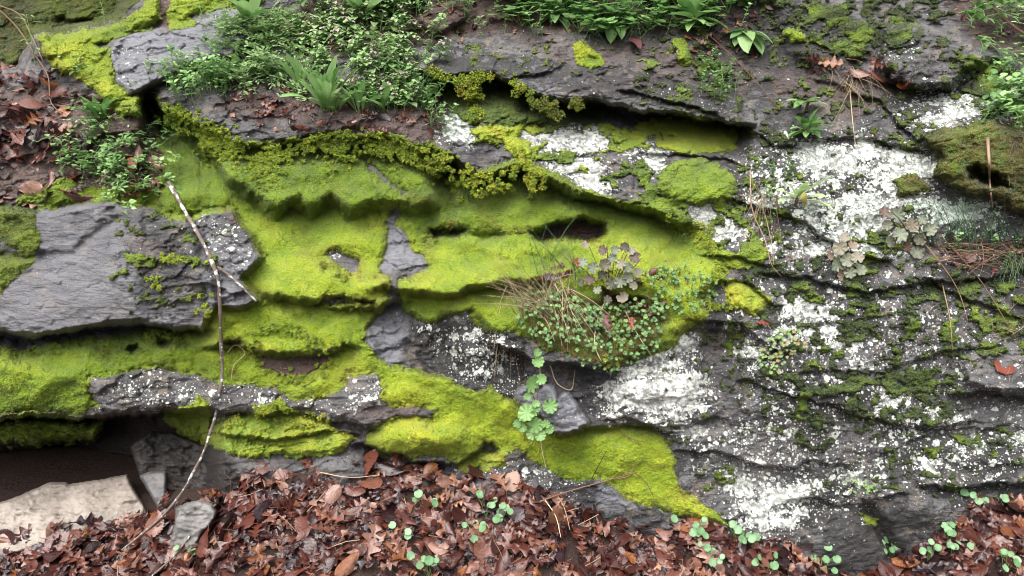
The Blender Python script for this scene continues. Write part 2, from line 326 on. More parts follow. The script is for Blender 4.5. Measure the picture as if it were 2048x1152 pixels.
zone([(-600,850),(0,838),(208,842),(194,873),(70,889),(-600,900)], -.40, 14)
lip([(-300,905),(0,900),(150,892),(280,905)], .10, 30, .06, 20, soft=5)
lip([(-300,940),(0,938),(120,925),(240,915)], .08, 20, .05, 14, soft=4)
lip([(320,822),(440,832),(560,822),(690,842),(735,856)], .08, 35, .0, soft=6)
zone(OTHER_MOSS[0][1], -.03, 12)
lip([(430,864),(538,880),(600,872),(668,855),(705,866)], .045, 16, .03, 16, soft=6)
zone([(-300,1000),(0,985),(120,955),(240,935),(250,945),(130,972),(0,1008),(-300,1030)], -.16, 7)
zone([(420,905),(520,920),(640,922),(735,905),(735,1000),(430,1000)], -.05, 14)
groove([(450,930),(480,960),(500,990)], .02, 7); groove([(300,880),(345,900),(338,930)], .03, 10)
lip([(730,890),(830,925),(920,928),(960,905)], .10, 40, .0, soft=6)
# tongue and the rocks under it
blob(860, 880, 70, 24, -.04); blob(1200, 905, 60, 40, -.03); groove([(1050,860),(1090,910),(1150,930)], .015, 16)
zone(BOULDERS['lowgrey'], -.03, 10)
lip([(1150,858),(1300,852),(1340,862)], .06, 24, .03, 30, soft=8)
lip([(1180,745),(1230,745)], .04, 30)
zone(BOULDERS['point'], -.15, 5)
zone([(1075,762),(1105,772),(1120,800),(1150,840),(1110,850),(1085,800)], -.03, 10)
D += .08 * sstep(-4, 5, sdf(BOULDERS['point'], .5)) * sstep(1050, 1180, U) * 0
# right side: dipping beds
for pts, dy, dec in [
 ([(1250,185),(1400,210),(1480,250)], .05, 26), ([(1300,300),(1400,310),(1475,325)], .05, 18),
 ([(1480,250),(1560,290),(1700,270),(1850,300)], .04, 22), ([(1480,400),(1600,440),(1700,500),(1760,520)], .06, 26),
 ([(1420,505),(1470,512),(1530,530)], .05, 16), ([(1440,560),(1490,560),(1545,610)], .05, 22),
 ([(1540,545),(1640,560),(1730,580),(1900,560),(2100,540),(2600,540)], .05, 30), ([(1400,640),(1480,650),(1560,700)], .05, 30),
 ([(1640,740),(1760,745),(1900,700),(2000,690)], .03, 20), ([(1930,784),(2060,790),(2300,790),(2600,800)], .12, 26),
 ([(1490,760),(1600,790),(1760,840),(1860,860),(1940,838)], .045, 22), ([(1370,900),(1450,910),(1560,935),(1680,925)], .05, 20),
 ([(1760,905),(1880,860),(2000,850)], .03, 12), ([(1860,970),(1960,972),(2060,962),(2600,950)], .09, 18),
 ([(1600,1000),(1700,1010),(1800,990)], .04, 26), ([(1860,560),(1940,600),(2060,640)], .04, 20),
 ([(1640,160),(1760,200),(1830,280)], .04, 25), ([(1230,840),(1330,852),(1430,835)], .06, 20)]:
    lip(pts, dy * .7, dec, dy * .3, 26, soft=5)
zone([(1405,665),(1490,665),(1480,740),(1440,790),(1405,760)], .05, 8)
zone(OTHER_MOSS[11][1], -.06, 24); zone([(1940,335),(1960,328),(1975,345),(2000,352),(2010,374),(1985,376),(1960,362),(1945,352)], .13, 9, 1.8)
zone(OTHER_MOSS[7][1], -.04, 18); zone(BOULDERS['rightblock'], -.05, 8)
blob(1340, 770, 110, 60, -.05); blob(1560, 1060, 160, 60, -.06); blob(1850, 1010, 90, 60, -.03); groove([(1735,1030),(1770,1090),(1830,1150)], .07, 16)
groove([(1510,-10),(1540,40),(1570,120),(1640,160)], .05, 20)

D_SMOOTH = D.copy()
# fractured bedding: tilted angular blocks, then roughness
mossU = sdf(MOSS_CENTRE)
calm = 1 - .95 * sstep(-6, 14, np.minimum(mossU, -sdf(BOULDERS['centre'])))
sk = V + .16 * (U - 1024)
smoothB = sstep(-10, 20, sdf(BOULDERS['left'])) * sstep(330, 240, U)
ro = calm * (1 - .7 * smoothB)
def beds(period, shift, amp, brk, seed):
    """bedding: thin layers, each set forward or back by an amount that changes along it"""
    n = (V + shift * (U - 1024)) / period + 1.1 * fbm(U / 170, V / 110, seed, 3) + .35 * fbm(U / 28, V / 20, seed + 4, 3)
    i = np.floor(n); f = n - i
    x = (U + 12 * fbm(U / 25, V / 25, seed + 9, 2)) / brk + i * 3.71
    j = np.floor(x); q = sstep(.0, .09, x - j)
    R = np.random.default_rng(seed).random((64, 64))
    o = lambda a, b: R[(a.astype(int)) & 63, (b.astype(int)) & 63]
    here = o(i, j - 1) * (1 - q) + o(i, j) * q
    x2 = (U + 12 * fbm(U / 25, V / 25, seed + 9, 2)) / brk + (i - 1) * 3.71
    j2 = np.floor(x2); q2 = sstep(.0, .09, x2 - j2); above = o(i - 1, j2 - 1) * (1 - q2) + o(i - 1, j2) * q2
    k = sstep(.0, .16, f)
    return amp * ((above * (1 - k) + here * k) - .5 - .35 * f)
ro = ro * (1 - .35 * sstep(1250, 1500, U))
D += ro * beds(70, .13, .026, 210, 201) * sstep(-.5, .3, fbm(U / 300, V / 200, 207, 2) + .1)
D += ro * beds(26, .15, .012, 95, 211) * sstep(-.2, .4, fbm(U / 150, V / 110, 217, 2))
D += ro * (.020 * fbm(U / 110, sk / 60, 80, 4) + .007 * fbm(U / 22, sk / 14, 85, 4, .6) - .003 * fbm(U / 34, sk / 6, 90, 3, ridged=True))
D += smoothB * (.006 * fbm((U + V) / 140, (V - .25 * U) / 40, 95, 4) + .0022 * fbm((U + V) / 50, (V - .3 * U) / 8, 99, 3))

val2, off2, ed2 = cells((WU + 8 * fbm(U / 18, V / 18, 73, 3)) / 58, (sk + 6 * fbm(U / 22, V / 22, 74, 3)) / 30, 2)
D += ro * ((val2[..., 0] - .5) * .008 + off2[..., 0] * (val2[..., 1] - .5) * .022 + off2[..., 1] * (val2[..., 2] - .5) * .022)
val3, off3, ed3 = cells((WU + 4 * fbm(U / 9, V / 9, 75, 2)) / 22, (sk + 4 * fbm(U / 9, V / 9, 76, 2)) / 12, 3)
D += ro * ((val3[..., 0] - .5) * .0035 + off3[..., 0] * (val3[..., 1] - .5) * .009 + off3[..., 1] * (val3[..., 2] - .5) * .009)
# ------------------------------------------------------------------ surface fields on the rock
lich = np.zeros(U.shape); lgreen = np.zeros(U.shape)
for pts, dens, soft, gr in LICHEN:
    s = sdf(pts, 2.2) + 16 * fbm(U / 40, V / 30, 190, 3); soft = soft * 1.2 + 8; m = dens * sstep(-soft, soft * .7, s)
    lgreen = np.where(m > lich, gr, lgreen); lich = np.maximum(lich, m)
lich *= np.clip(1.0 + .50 * fbm(WU / 60, (V + .16 * (U - 1024)) / 17, 196, 3), .35, 1.1)
lich = np.maximum(lich, .10 + .12 * fbm(U / 90, V / 60, 195, 3))
rightness = sstep(1180, 1500, U + .2 * (V - 500))
dark = np.clip(.25 + .30 * rightness + .95 * fbm(U / 130, V / 90, 100, 4) * (.5 + .5 * rightness), 0, 1)
def zmask(pts, soft=20, warp=1.5): return sstep(-soft, soft, sdf(pts, warp))
dark = np.maximum(dark, .55 * zmask([(225,500),(300,430),(350,440),(330,520),(300,560),(240,590)], 25))
dark = np.maximum(dark, .85 * zmask([(820,640),(1040,640),(1060,790),(980,800),(880,750),(830,720)], 15))
dark = np.maximum(dark, .8 * zmask([(860,80),(1480,160),(1480,240),(1000,170),(860,150)], 25))
dark = np.maximum(dark, .8 * zmask([(1380,600),(1480,600),(1500,700),(1420,700)], 20))
dark *= 1 - .9 * zmask([(-600,420),(200,430),(220,560),(300,640),(140,680),(-600,660)], 30)
dark *= 1 - .8 * zmask([(730,640),(800,600),(815,650),(805,730),(750,710)], 12)
dark *= 1 - .8 * zmask([(758,550),(772,449),(801,400),(854,533)], 10)
dark *= 1 - .7 * zmask(BOULDERS['topleft'], 15); dark *= 1 - zmask(BOULDERS['point'], 5)
dark *= 1 - .6 * zmask([(1400,665),(1490,665),(1480,740),(1440,790),(1405,760)], 10)
dark *= 1 - .8 * zmask(BOULDERS['rightblock'], 12); dark *= 1 - .7 * zmask([(1190,955),(1250,980),(1270,1020),(1190,1010)], 15)
brown = np.zeros(U.shape)
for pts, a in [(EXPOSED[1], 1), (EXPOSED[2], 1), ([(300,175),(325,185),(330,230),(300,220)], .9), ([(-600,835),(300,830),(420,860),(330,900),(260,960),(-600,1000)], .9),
               ([(300,-60),(350,-60),(350,60),(318,62),(305,30)], 1), ([(420,200),(870,150),(900,290),(640,265),(460,220)], .75), ([(680,815),(800,800),(860,830),(760,850)], .5),
               ([(1320,100),(1480,20),(1540,120),(1480,200)], .55), ([(1500,100),(1640,110),(1820,180),(1700,240),(1560,190)], .5),([(1000,60),(1420,100),(1480,180),(1200,190)], .45),
               ([(-600,130),(300,190),(330,400),(200,400),(-600,420)], .9), ([(1850,480),(2060,480),(2060,560),(1900,560)], .5), ([(1405,660),(1480,660),(1480,700),(1405,700)], .5), (BOULDERS['smalltop'], .7),
               ([(255,480),(340,480),(350,520),(270,545)], .25), ([(600,-60),(1560,-60),(1500,60),(1000,60),(860,90),(600,130)], .9), ([(1860,-60),(2200,-60),(2200,150),(1950,90)], .9)]:
    brown = np.maximum(brown, a * zmask(pts, 14))
wet = .25 + .6 * zmask([(-600,420),(200,430),(240,560),(300,640),(140,680),(-600,660)], 40)
wet = np.clip(wet + .2 * fbm(U / 90, V / 60, 110, 2), 0, 1)
cave_shade = zmask([(-600,835),(300,830),(420,860),(480,930),(500,1010),(330,1060),(-600,1060)], 20)   # shade of the cave, painted dark into the rock colour
light = np.maximum.reduce([zmask([(285,960),(300,945),(330,950),(325,1010)], 6), .8 * zmask([(260,900),(330,880),(340,905),(300,915)], 6),
                           (.50 + .2 * fbm(U / 60, V / 30, 199, 3)) * zmask([(-600,400),(220,410),(300,600),(400,650),(400,420),(520,520),(480,640),(300,700),(-600,660)], 25), .9 * zmask([(758,550),(772,449),(801,400),(854,533)], 8), .5 * zmask([(0,1000),(90,950),(200,925),(240,935),(100,965)], 6),  # sky sheen on left boulder and top-lit centre neck painted paler
                           zmask([(731,660),(763,635),(800,610),(815,640),(812,700),(800,728),(775,727),(745,703)], 6),
                           .9 * zmask(BOULDERS['topleft'], 6), .8 * zmask(BOULDERS['point'], 5), zmask([(1128,782),(1140,786),(1158,815),(1178,840),(1150,838),(1130,815)], 4), .8 * zmask([(1190,958),(1230,975),(1290,1015),(1200,1015)], 8)])

FINE_SPECK = [([(1480,500),(1900,470),(2100,560),(2600,560),(2600,760),(1940,700),(1900,860),(1600,900),(1420,760)], .32, .16, .1),
 ([(1230,70),(1560,60),(1850,180),(1900,300),(1560,320),(1300,260)], .30, .22, .2), ([(1480,-20),(1900,-20),(1900,110),(1600,110)], .42, .14, .2),
 ([(1500,300),(1880,380),(1800,520),(1500,480)], .24, .5, .1), ([(220,430),(460,430),(480,640),(250,640)], .10, .3, .3), ([(1300,640),(1500,640),(1500,1040),(1400,1000),(1300,860)], .16, .3, .2),
 ([(1600,880),(2060,850),(2060,1000),(1600,1000)], .12, .4, .1), ([(880,60),(1240,60),(1240,190),(900,150)], .14, .3, .3), ([(1880,120),(2600,120),(2600,260),(1900,260)], .4, .35, .1)]
# ------------------------------------------------------------------ moss thickness and kinds
T = np.full(U.shape, -1.0); TINT = np.full(U.shape, .5); BRN = np.zeros(U.shape); KEY = np.full(U.shape, -1)
KEYS = []
def key_id(k):
    if k not in KEYS: KEYS.append(k)
    return KEYS.index(k)
big = fbm(U / 130, V / 80, 120, 3); mid = fbm(U / 34, V / 24, 124, 3); fin = fbm(U / 9, V / 8, 128, 3)
s = mossU.copy()
for e in EXPOSED: s = np.minimum(s, -sdf(e))
s = s + 3 * fbm(U / 8, V / 8, 140, 2)
prof = .021 * np.sqrt(np.clip(s / 12, 0, 1)) + .005 * np.clip(s / 30, 0, 1) - .012 * (s < 0)
pil = 1 - np.abs(fbm(U / 48, V / 30, 131, 2)) * 2.2
lump = (.004 * mid + .012 * fbm(U / 62, V / 44, 132, 2)) * np.clip(s / 22, 0, 1) + .046 * big * np.clip(s / 40, 0, 1) + .0032 * fin
T = np.where(s > -8, np.maximum(prof + lump, .006 * np.clip(s / 8, -2, 1)), -1); SM = s.copy()
zid = np.full(U.shape, key_id('mat'))
for k, pts in reversed(ZONES):
    zid = np.where(sdf(pts, .8) > 0, key_id(k), zid)
KEY = np.where(s > -8, zid, -1)
tz = {'band': .52, 'curtain': .36, 'tongue': .74, 'shelf': .62, 'mat': .66}  # curtain tone lowered to imitate shade under the ledge
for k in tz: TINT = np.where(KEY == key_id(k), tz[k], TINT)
# smooth changes of tone between zones
def smooth(A, n):
    for _ in range(2):
        for ax in (0, 1):
            c = np.cumsum(np.pad(A, [(n + 1, n) if a == ax else (0, 0) for a in (0, 1)], 'edge'), axis=ax)
            A = (np.take(c, range(2 * n + 1, c.shape[ax]), ax) - np.take(c, range(0, c.shape[ax] - 2 * n - 1), ax)) / (2 * n + 1)
    return A
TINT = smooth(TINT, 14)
BRN += .45 * sstep(.30, .55, fbm(U / 75, V / 50, 147, 3)) * (s > 0)
BRN += .65 * np.exp(-np.maximum(s, 0) / 7) * sstep(-.1, .4, fbm(U / 50, V / 50, 145, 2) + .25)      # rusty, drying margins
for pts, a in [([(640,500),(720,520),(720,560),(680,550),(640,540)], .7), ([(660,590),(760,595),(760,630),(680,620)], .8), ([(845,470),(875,480),(865,530),(848,520)], .7),
               ([(500,695),(690,690),(660,740),(640,760),(520,745)], .35), ([(480,265),(560,280),(540,330),(470,330)], .3)]:
    BRN = np.maximum(BRN, a * zmask(pts, 12) * (mossU > -5))
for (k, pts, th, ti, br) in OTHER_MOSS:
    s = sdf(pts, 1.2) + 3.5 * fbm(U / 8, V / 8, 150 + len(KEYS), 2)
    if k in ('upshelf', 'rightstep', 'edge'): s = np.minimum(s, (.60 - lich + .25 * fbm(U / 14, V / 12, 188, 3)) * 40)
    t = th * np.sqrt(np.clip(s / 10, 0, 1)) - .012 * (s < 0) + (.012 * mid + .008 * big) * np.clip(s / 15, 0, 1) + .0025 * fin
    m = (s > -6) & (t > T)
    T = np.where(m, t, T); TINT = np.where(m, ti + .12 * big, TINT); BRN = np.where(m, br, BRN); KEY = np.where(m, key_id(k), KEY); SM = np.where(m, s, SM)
for n, (pts, cov, ti, br) in enumerate([x for x in SPECK] + FINE_SPECK):
    q = fbm(U / 38, V / 26, 160 + 5 * n, 4, .6) if n < len(SPECK) else fbm(U / 17, V / 13, 360 + 5 * n, 3, .6) + .35 * fbm(U / 90, V / 60, 362 + 5 * n, 2)
    s0 = sdf(pts, 1.5)
    thr = np.interp(cov, [.1, .3, .5, .7], [.42, .24, .05, -.15]) + .5 * sstep(20, -30, s0) + .25 * (lich > .7)
    s = (q - thr) * (60 if n < len(SPECK) else 32)
    t = (.017 if n < len(SPECK) else .010) * np.sqrt(np.clip(s / 9, 0, 1)) - .01 * (s < 0) + .002 * fin
    m = (s > -4) & (t > T) & (s0 > -60)
    T = np.where(m, t, T); TINT = np.where(m, ti + .26 * mid - .12, TINT); BRN = np.where(m, br, BRN); KEY = np.where(m, key_id('speck'), KEY); SM = np.where(m, s, SM)
lich *= 1 - .55 * sstep(-2, 8, SM) * (KEY >= 0)
sc_poly = zmask([(1050,600),(1110,575),(1200,600),(1330,590),(1340,640),(1310,700),(1230,750),(1150,735),(1060,690)], 14)
TINT = TINT * (1 - .7 * sc_poly); BRN = np.maximum(BRN, .9 * sc_poly)
TINT = np.clip(TINT + np.where(KEY == key_id('speck'), -.04, .07) + .16 * big + .14 * mid, 0, 1)

# ------------------------------------------------------------------ mesh helpers
def new_obj(name, me, mats, parent=None):
    o = bpy.data.objects.new(name, me); COL.objects.link(o)
    for m in (mats if isinstance(mats, (list, tuple)) else [mats]): me.materials.append(m)
    if parent: o.parent = parent
    return o
def tag(o, label=None, cat=None, group=None, kind=None):
    if label: o['label'] = label
    if cat: o['category'] = cat
    if group: o['group'] = group
    if kind: o['kind'] = kind
    return o
def mesh_from(name, P, F, attrs=None, smooth=True):
    """P (n,3); F list of arrays (m,3)/(m,4)"""
    me = bpy.data.meshes.new(name)
    if not isinstance(F, list): F = [F]
    F = [np.asarray(f, np.int32) for f in F if len(f)]
    me.vertices.add(len(P)); me.vertices.foreach_set('co', np.asarray(P, np.float32).ravel())
    lt = np.concatenate([np.full(len(f), f.shape[1], np.int32) for f in F])
    lv = np.concatenate([f.ravel() for f in F])
    me.loops.add(len(lv)); me.polygons.add(len(lt))
    me.loops.foreach_set('vertex_index', lv)
    me.polygons.foreach_set('loop_start', np.concatenate([[0], np.cumsum(lt)[:-1]]).astype(np.int32))
    me.polygons.foreach_set('use_smooth', np.full(len(lt), smooth))
    for k, a in (attrs or {}).items():
        at = me.attributes.new(k, 'FLOAT', 'POINT'); at.data.foreach_set('value', np.asarray(a, np.float32).ravel())
    me.update(calc_edges=True); me.validate()
    return me
def grid_patch(name, Dp, keep, attrs, mats, extra=None, smooth=True):
    """the part of the face grid whose corners are all kept, at depth Dp"""
    q = keep[:-1, :-1] & keep[1:, :-1] & keep[:-1, 1:] & keep[1:, 1:]
    idx = np.arange(NV * NU).reshape(NV, NU)
    a = np.stack([idx[:-1, :-1][q], idx[1:, :-1][q], idx[1:, 1:][q], idx[:-1, 1:][q]], -1)
    used, inv = np.unique(a, return_inverse=True); a = inv.reshape(a.shape)
    P = unproject(U.ravel()[used], V.ravel()[used], Dp.ravel()[used])
    at = {k: x.ravel()[used] for k, x in attrs.items()}
    F = [a]
    if extra is not None:
        eP, eF, eA = extra(P, a, at)
        P = np.concatenate([P, eP]); F.append(eF + len(used))
        at = {k: np.concatenate([at[k], eA[k]]) for k in at}
    return new_obj(name, mesh_from(name, P, F, at, smooth), mats)

# ------------------------------------------------------------------ materials
def mat(name):
    m = bpy.data.materials.new(name); m.use_nodes = True; nt = m.node_tree
    for n in list(nt.nodes): nt.nodes.remove(n)
    return m, nt
class NT:
    """a small helper for wiring shader nodes"""
    def __init__(s, nt): s.nt = nt; s.co = None
    def n(s, t, **kw):
        x = s.nt.nodes.new(t)
        for k, v in kw.items(): setattr(x, k, v)
        return x
    def put(s, sock, v):
        if isinstance(v, bpy.types.NodeSocket): s.nt.links.new(v, sock)
        elif isinstance(v, tuple) and len(v) == 3 and sock.type == 'RGBA': sock.default_value = v + (1,)
        else: sock.default_value = v
    def obj(s):
        if s.co is None: s.co = s.n('ShaderNodeTexCoord').outputs['Object']
        return s.co
    def math(s, op, a, b=0.0, clamp=False):
        x = s.n('ShaderNodeMath', operation=op, use_clamp=clamp); s.put(x.inputs[0], a); s.put(x.inputs[1], b); return x.outputs[0]
    def noise(s, scale, detail=3, rough=.55, vec=None, dist=0.0):
        x = s.n('ShaderNodeTexNoise'); s.put(x.inputs['Vector'], vec or s.obj()); x.inputs['Scale'].default_value = scale
        x.inputs['Detail'].default_value = detail; x.inputs['Roughness'].default_value = rough; x.inputs['Distortion'].default_value = dist
        return x.outputs['Fac']
    def voro(s, scale, feature='F1', vec=None, out='Distance', rand=1.0):
        x = s.n('ShaderNodeTexVoronoi', feature=feature); s.put(x.inputs['Vector'], vec or s.obj()); x.inputs['Scale'].default_value = scale
        x.inputs['Randomness'].default_value = rand
        return x.outputs[out]
    def attr(s, name): return s.n('ShaderNodeAttribute', attribute_name=name).outputs['Fac']
    def mix(s, f, a, b, blend='MIX'):
        x = s.n('ShaderNodeMix', data_type='RGBA', blend_type=blend); s.put(x.inputs[0], f); s.put(x.inputs[6], a); s.put(x.inputs[7], b); return x.outputs[2]
    def ramp(s, f, stops):
        x = s.n('ShaderNodeValToRGB'); s.put(x.inputs[0], f); e = x.color_ramp.elements
        while len(e) < len(stops): e.new(.5)
        for i, (p, c) in enumerate(stops): e[i].position = p; e[i].color = (c if isinstance(c, tuple) else (c, c, c)) + (1,)
        return x.outputs[0]
    def step(s, a, b, x):
        m = s.n('ShaderNodeMapRange', interpolation_type='SMOOTHSTEP'); s.put(m.inputs[0], x); s.put(m.inputs[1], a); s.put(m.inputs[2], b); return m.outputs[0]
    def scaled(s, v):
        x = s.n('ShaderNodeMapping'); s.put(x.inputs['Vector'], s.obj()); x.inputs['Scale'].default_value = v; return x.outputs[0]
    def bump(s, h, dist, strength=1.0, normal=None):
        x = s.n('ShaderNodeBump'); s.put(x.inputs['Height'], h); x.inputs['Distance'].default_value = dist; x.inputs['Strength'].default_value = strength
        if normal: s.put(x.inputs['Normal'], normal)
        return x.outputs[0]
    def bsdf(s, col, rough, normal=None, spec=.5, sheen=0, trans=None):
        b = s.n('ShaderNodeBsdfPrincipled'); s.put(b.inputs['Base Color'], col); s.put(b.inputs['Roughness'], rough)
        s.put(b.inputs['Specular IOR Level'], spec)
        if normal: s.put(b.inputs['Normal'], normal)
        if sheen: b.inputs['Sheen Weight'].default_value = sheen
        o = s.n('ShaderNodeOutputMaterial'); sh = b.outputs[0]
        if trans is not None:
            t = s.n('ShaderNodeBsdfTranslucent'); s.put(t.inputs[0], col); mx = s.n('ShaderNodeMixShader'); mx.inputs[0].default_value = trans
            s.nt.links.new(sh, mx.inputs[1]); s.nt.links.new(t.outputs[0], mx.inputs[2]); sh = mx.outputs[0]
        s.nt.links.new(sh, o.inputs[0])

def rock_material(name='weathered_rock'):
    m, nt = mat(name); N = NT(nt)
    n1 = N.noise(6, 5, .6); n2 = N.noise(38, 5, .65); st = N.noise(1, 6, .65, vec=N.scaled((14, 14, 75)), dist=.4)
    base = N.mix(N.step(.36, .64, n1), (.033, .0325, .034), (.124, .122, .125))
    base = N.mix(N.math('MULTIPLY', N.step(.58, .72, N.noise(8, 6, .7, dist=.5)), .55), base, (.125, .068, .042))
    base = N.mix(N.math('MULTIPLY', N.step(.45, .7, st), .55), base, (.19, .18, .19))
    base = N.mix(N.step(.42, .75, n2), base, N.mix(.5, base, (.06, .056, .058)))
    fl = N.noise(1, 5, .65, vec=N.scaled((34, 34, 210)), dist=.6)
    base = N.mix(N.math('MULTIPLY', N.step(.56, .66, fl), .60), base, (.020, .019, .022))
    tanm = N.math('MULTIPLY', N.step(.52, .64, N.noise(15, 6, .7)), .6)
    base = N.mix(tanm, base, (.20, .165, .125))
    base = N.mix(N.math('MULTIPLY', N.step(.52, .68, N.noise(170, 4, .75)), .55), base, (.022, .021, .024))
    base = N.mix(N.math('MULTIPLY', N.step(.55, .70, N.noise(120, 4, .75, dist=.3)), .40), base, (.26, .25, .26))
    lightc = N.mix(N.math('MULTIPLY', N.step(.54, .66, fl), .55), N.mix(n2, (.125, .13, .148), (.27, .28, .312)), (.05, .048, .055))  # bluish cast stands for sky reflection on the left boulder
    base = N.mix(N.math('MULTIPLY', N.attr('light'), .75), base, lightc)
    br = N.math('MULTIPLY', N.attr('brown'), N.step(.22, .50, N.math('ADD', N.math('MULTIPLY', n2, .5), N.math('MULTIPLY', N.noise(22, 4), .5))))
    base = N.mix(N.math('MULTIPLY', br, .92), base, N.mix(N.step(.3, .7, N.noise(95, 5, .75)), (.024, .013, .010), (.135, .078, .060)))
    # black crustose growth in blotches
    dk = N.math('ADD', N.attr('dark'), N.math('MULTIPLY', N.math('SUBTRACT', N.noise(34, 7, .75), .5), 3.2))
    base = N.mix(N.math('MULTIPLY', N.step(.50, .70, dk), .88), base, N.mix(n2, (.010, .010, .011), (.042, .041, .040)))
    base = N.mix(N.math('MULTIPLY', N.attr('cave_shade'), .88), base, N.mix(n2, (.006, .0045, .004), (.030, .023, .019)))  # darkens the hollow's base colour to stand for shade
    # pale lichen: round thalli of several sizes that merge into crusts
    L = N.math('MULTIPLY', N.attr('lich'), N.math('ADD', .45, N.math('MULTIPLY', N.noise(24, 5, .7), 1.1))); wob = N.math('MULTIPLY', N.math('SUBTRACT', N.noise(120, 3), .5), .5)
    lay = None
    for sc_, thr, k in ((26, .42, .58), (58, .40, .66), (125, .42, .72)):
        d = N.math('ADD', N.voro(sc_), wob)
        c = N.n('ShaderNodeTexVoronoi', feature='F1'); N.put(c.inputs['Vector'], N.obj()); c.inputs['Scale'].default_value = sc_
        rv = N.n('ShaderNodeSeparateColor'); nt.links.new(c.outputs['Color'], rv.inputs[0])
        lim = N.math('MULTIPLY', N.math('SUBTRACT', N.math('MULTIPLY', L, 1.55), N.math('MULTIPLY', rv.outputs[0], 1.0)), k)
        mk = N.step(-.03, .03, N.math('SUBTRACT', N.math('MINIMUM', lim, .8), d))
        lay = mk if lay is None else N.math('MAXIMUM', lay, mk)
    crust = N.step(.0, .10, N.math('SUBTRACT', N.math('ADD', L, N.math('MULTIPLY', N.noise(38, 7, .75), 1.0)), 1.24))
    lay = N.math('MAXIMUM', lay, crust)
    pits = N.step(.57, .63, N.math('ADD', N.noise(60, 6, .8), N.math('MULTIPLY', N.noise(14, 3), .14)))
    lay = N.math('MULTIPLY', lay, N.math('SUBTRACT', 1.0, N.math('MULTIPLY', pits, .8)))
    lay = N.math('MULTIPLY', lay, N.step(.02, .10, L))
    film = N.math('MULTIPLY', N.step(.05, .45, N.math('SUBTRACT', N.math('ADD', L, N.math('MULTIPLY', N.noise(30, 6, .7), .8)), .95)), .55)
    base = N.mix(film, base, N.mix(N.attr('lgreen'), (.36, .37, .34), (.27, .36, .29)))
    lc = N.mix(N.noise(60, 3), (.58, .61, .56), (.84, .86, .81))
    lc = N.mix(N.math('MULTIPLY', N.attr('lgreen'), .7), lc, (.47, .62, .50))
    col = N.mix(lay, base, lc)
    h = N.math('ADD', N.math('MULTIPLY', st, .6), N.math('ADD', N.math('MULTIPLY', n2, .5), N.math('MULTIPLY', N.noise(160, 4, .7), .35)))
    h = N.math('ADD', h, N.math('MULTIPLY', lay, .25))
    nrm = N.bump(h, .016, 1.0)
    rough = N.math('SUBTRACT', .80, N.math('MULTIPLY', N.attr('wet'), .48))
    rough = N.math('ADD', rough, N.math('MULTIPLY', lay, .3), clamp=True)
    N.bsdf(col, rough, nrm, .5)
    return m
def moss_material():
    m, nt = mat('moss'); N = NT(nt)
    t = N.math('ADD', N.attr('tint'), N.math('MULTIPLY', N.math('SUBTRACT', N.noise(150, 3, .7), .5), .30))
    t = N.math('ADD', t, N.math('MULTIPLY', N.math('SUBTRACT', N.noise(12, 3, .6), .5), .42))
    c = N.ramp(t, [(0.0, (.018, .038, .005)), (.30, (.076, .128, .006)), (.62, (.180, .275, .008)), (.85, (.305, .375, .013)), (1.0, (.42, .40, .03))])
    b = N.math('MULTIPLY', N.attr('brown'), N.step(.35, .62, N.noise(45, 4, .65)))
    c = N.mix(N.math('MULTIPLY', b, .85), c, N.mix(N.noise(90, 3), (.045, .022, .007), (.20, .125, .016)))
    h = N.math('ADD', N.noise(260, 3, .7), N.math('MULTIPLY', N.voro(170), .8))
    N.bsdf(c, .85, N.bump(h, .006, .9), .25, .15)
    return m
ROCK = rock_material(); MOSS = moss_material()

# ------------------------------------------------------------------ the rock face and its loose blocks
bs = {k: sdf(p, .6) for k, p in BOULDERS.items()}
D_ALL = D.copy()
rock_attrs = dict(lich=lich, lgreen=lgreen, dark=dark, brown=brown, wet=wet, cave_shade=cave_shade, light=light)
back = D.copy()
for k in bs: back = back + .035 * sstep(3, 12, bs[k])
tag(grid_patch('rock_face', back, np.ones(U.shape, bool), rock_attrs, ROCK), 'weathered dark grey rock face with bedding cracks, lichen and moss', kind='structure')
BL = {
 'left': ('boulder', 'large smooth wet grey boulder at the left edge under the leafy ledge', 'boulder'),
 'topleft': ('rock_slab', 'flat pale grey rock slab beside the mossy crest at top left', 'rock'),
 'topslab': ('rock_slab', 'dark overhanging rock slab at top centre with moss hanging below it', 'rock'),
 'upright': ('boulder', 'rounded grey boulder with pale green lichen at upper right', 'boulder'),
 'point': ('rock', 'small pointed grey rock beside the round-leaved hanging plant', 'rock'),
 'smalltop': ('rock', 'small brown angular rock sitting on top of the dark slab', 'rock'),
 'strip': ('rock_ledge', 'long grey rock ledge with white lichen below the lower left moss', 'rock'),
 'centre': ('rock', 'grey and black lichen-dotted rock showing through the central moss', 'rock'),
 'rightblock': ('rock_slab', 'bare brownish grey slab at the right edge under a red curled leaf', 'rock'),
 'lowgrey': ('rock', 'low grey rock between the moss tongue and the leaf litter', 'rock'),
}
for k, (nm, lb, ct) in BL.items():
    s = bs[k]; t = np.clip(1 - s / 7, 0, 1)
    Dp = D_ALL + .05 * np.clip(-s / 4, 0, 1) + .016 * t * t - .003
    tag(grid_patch(nm, Dp, s > -4, rock_attrs, ROCK), lb, ct)

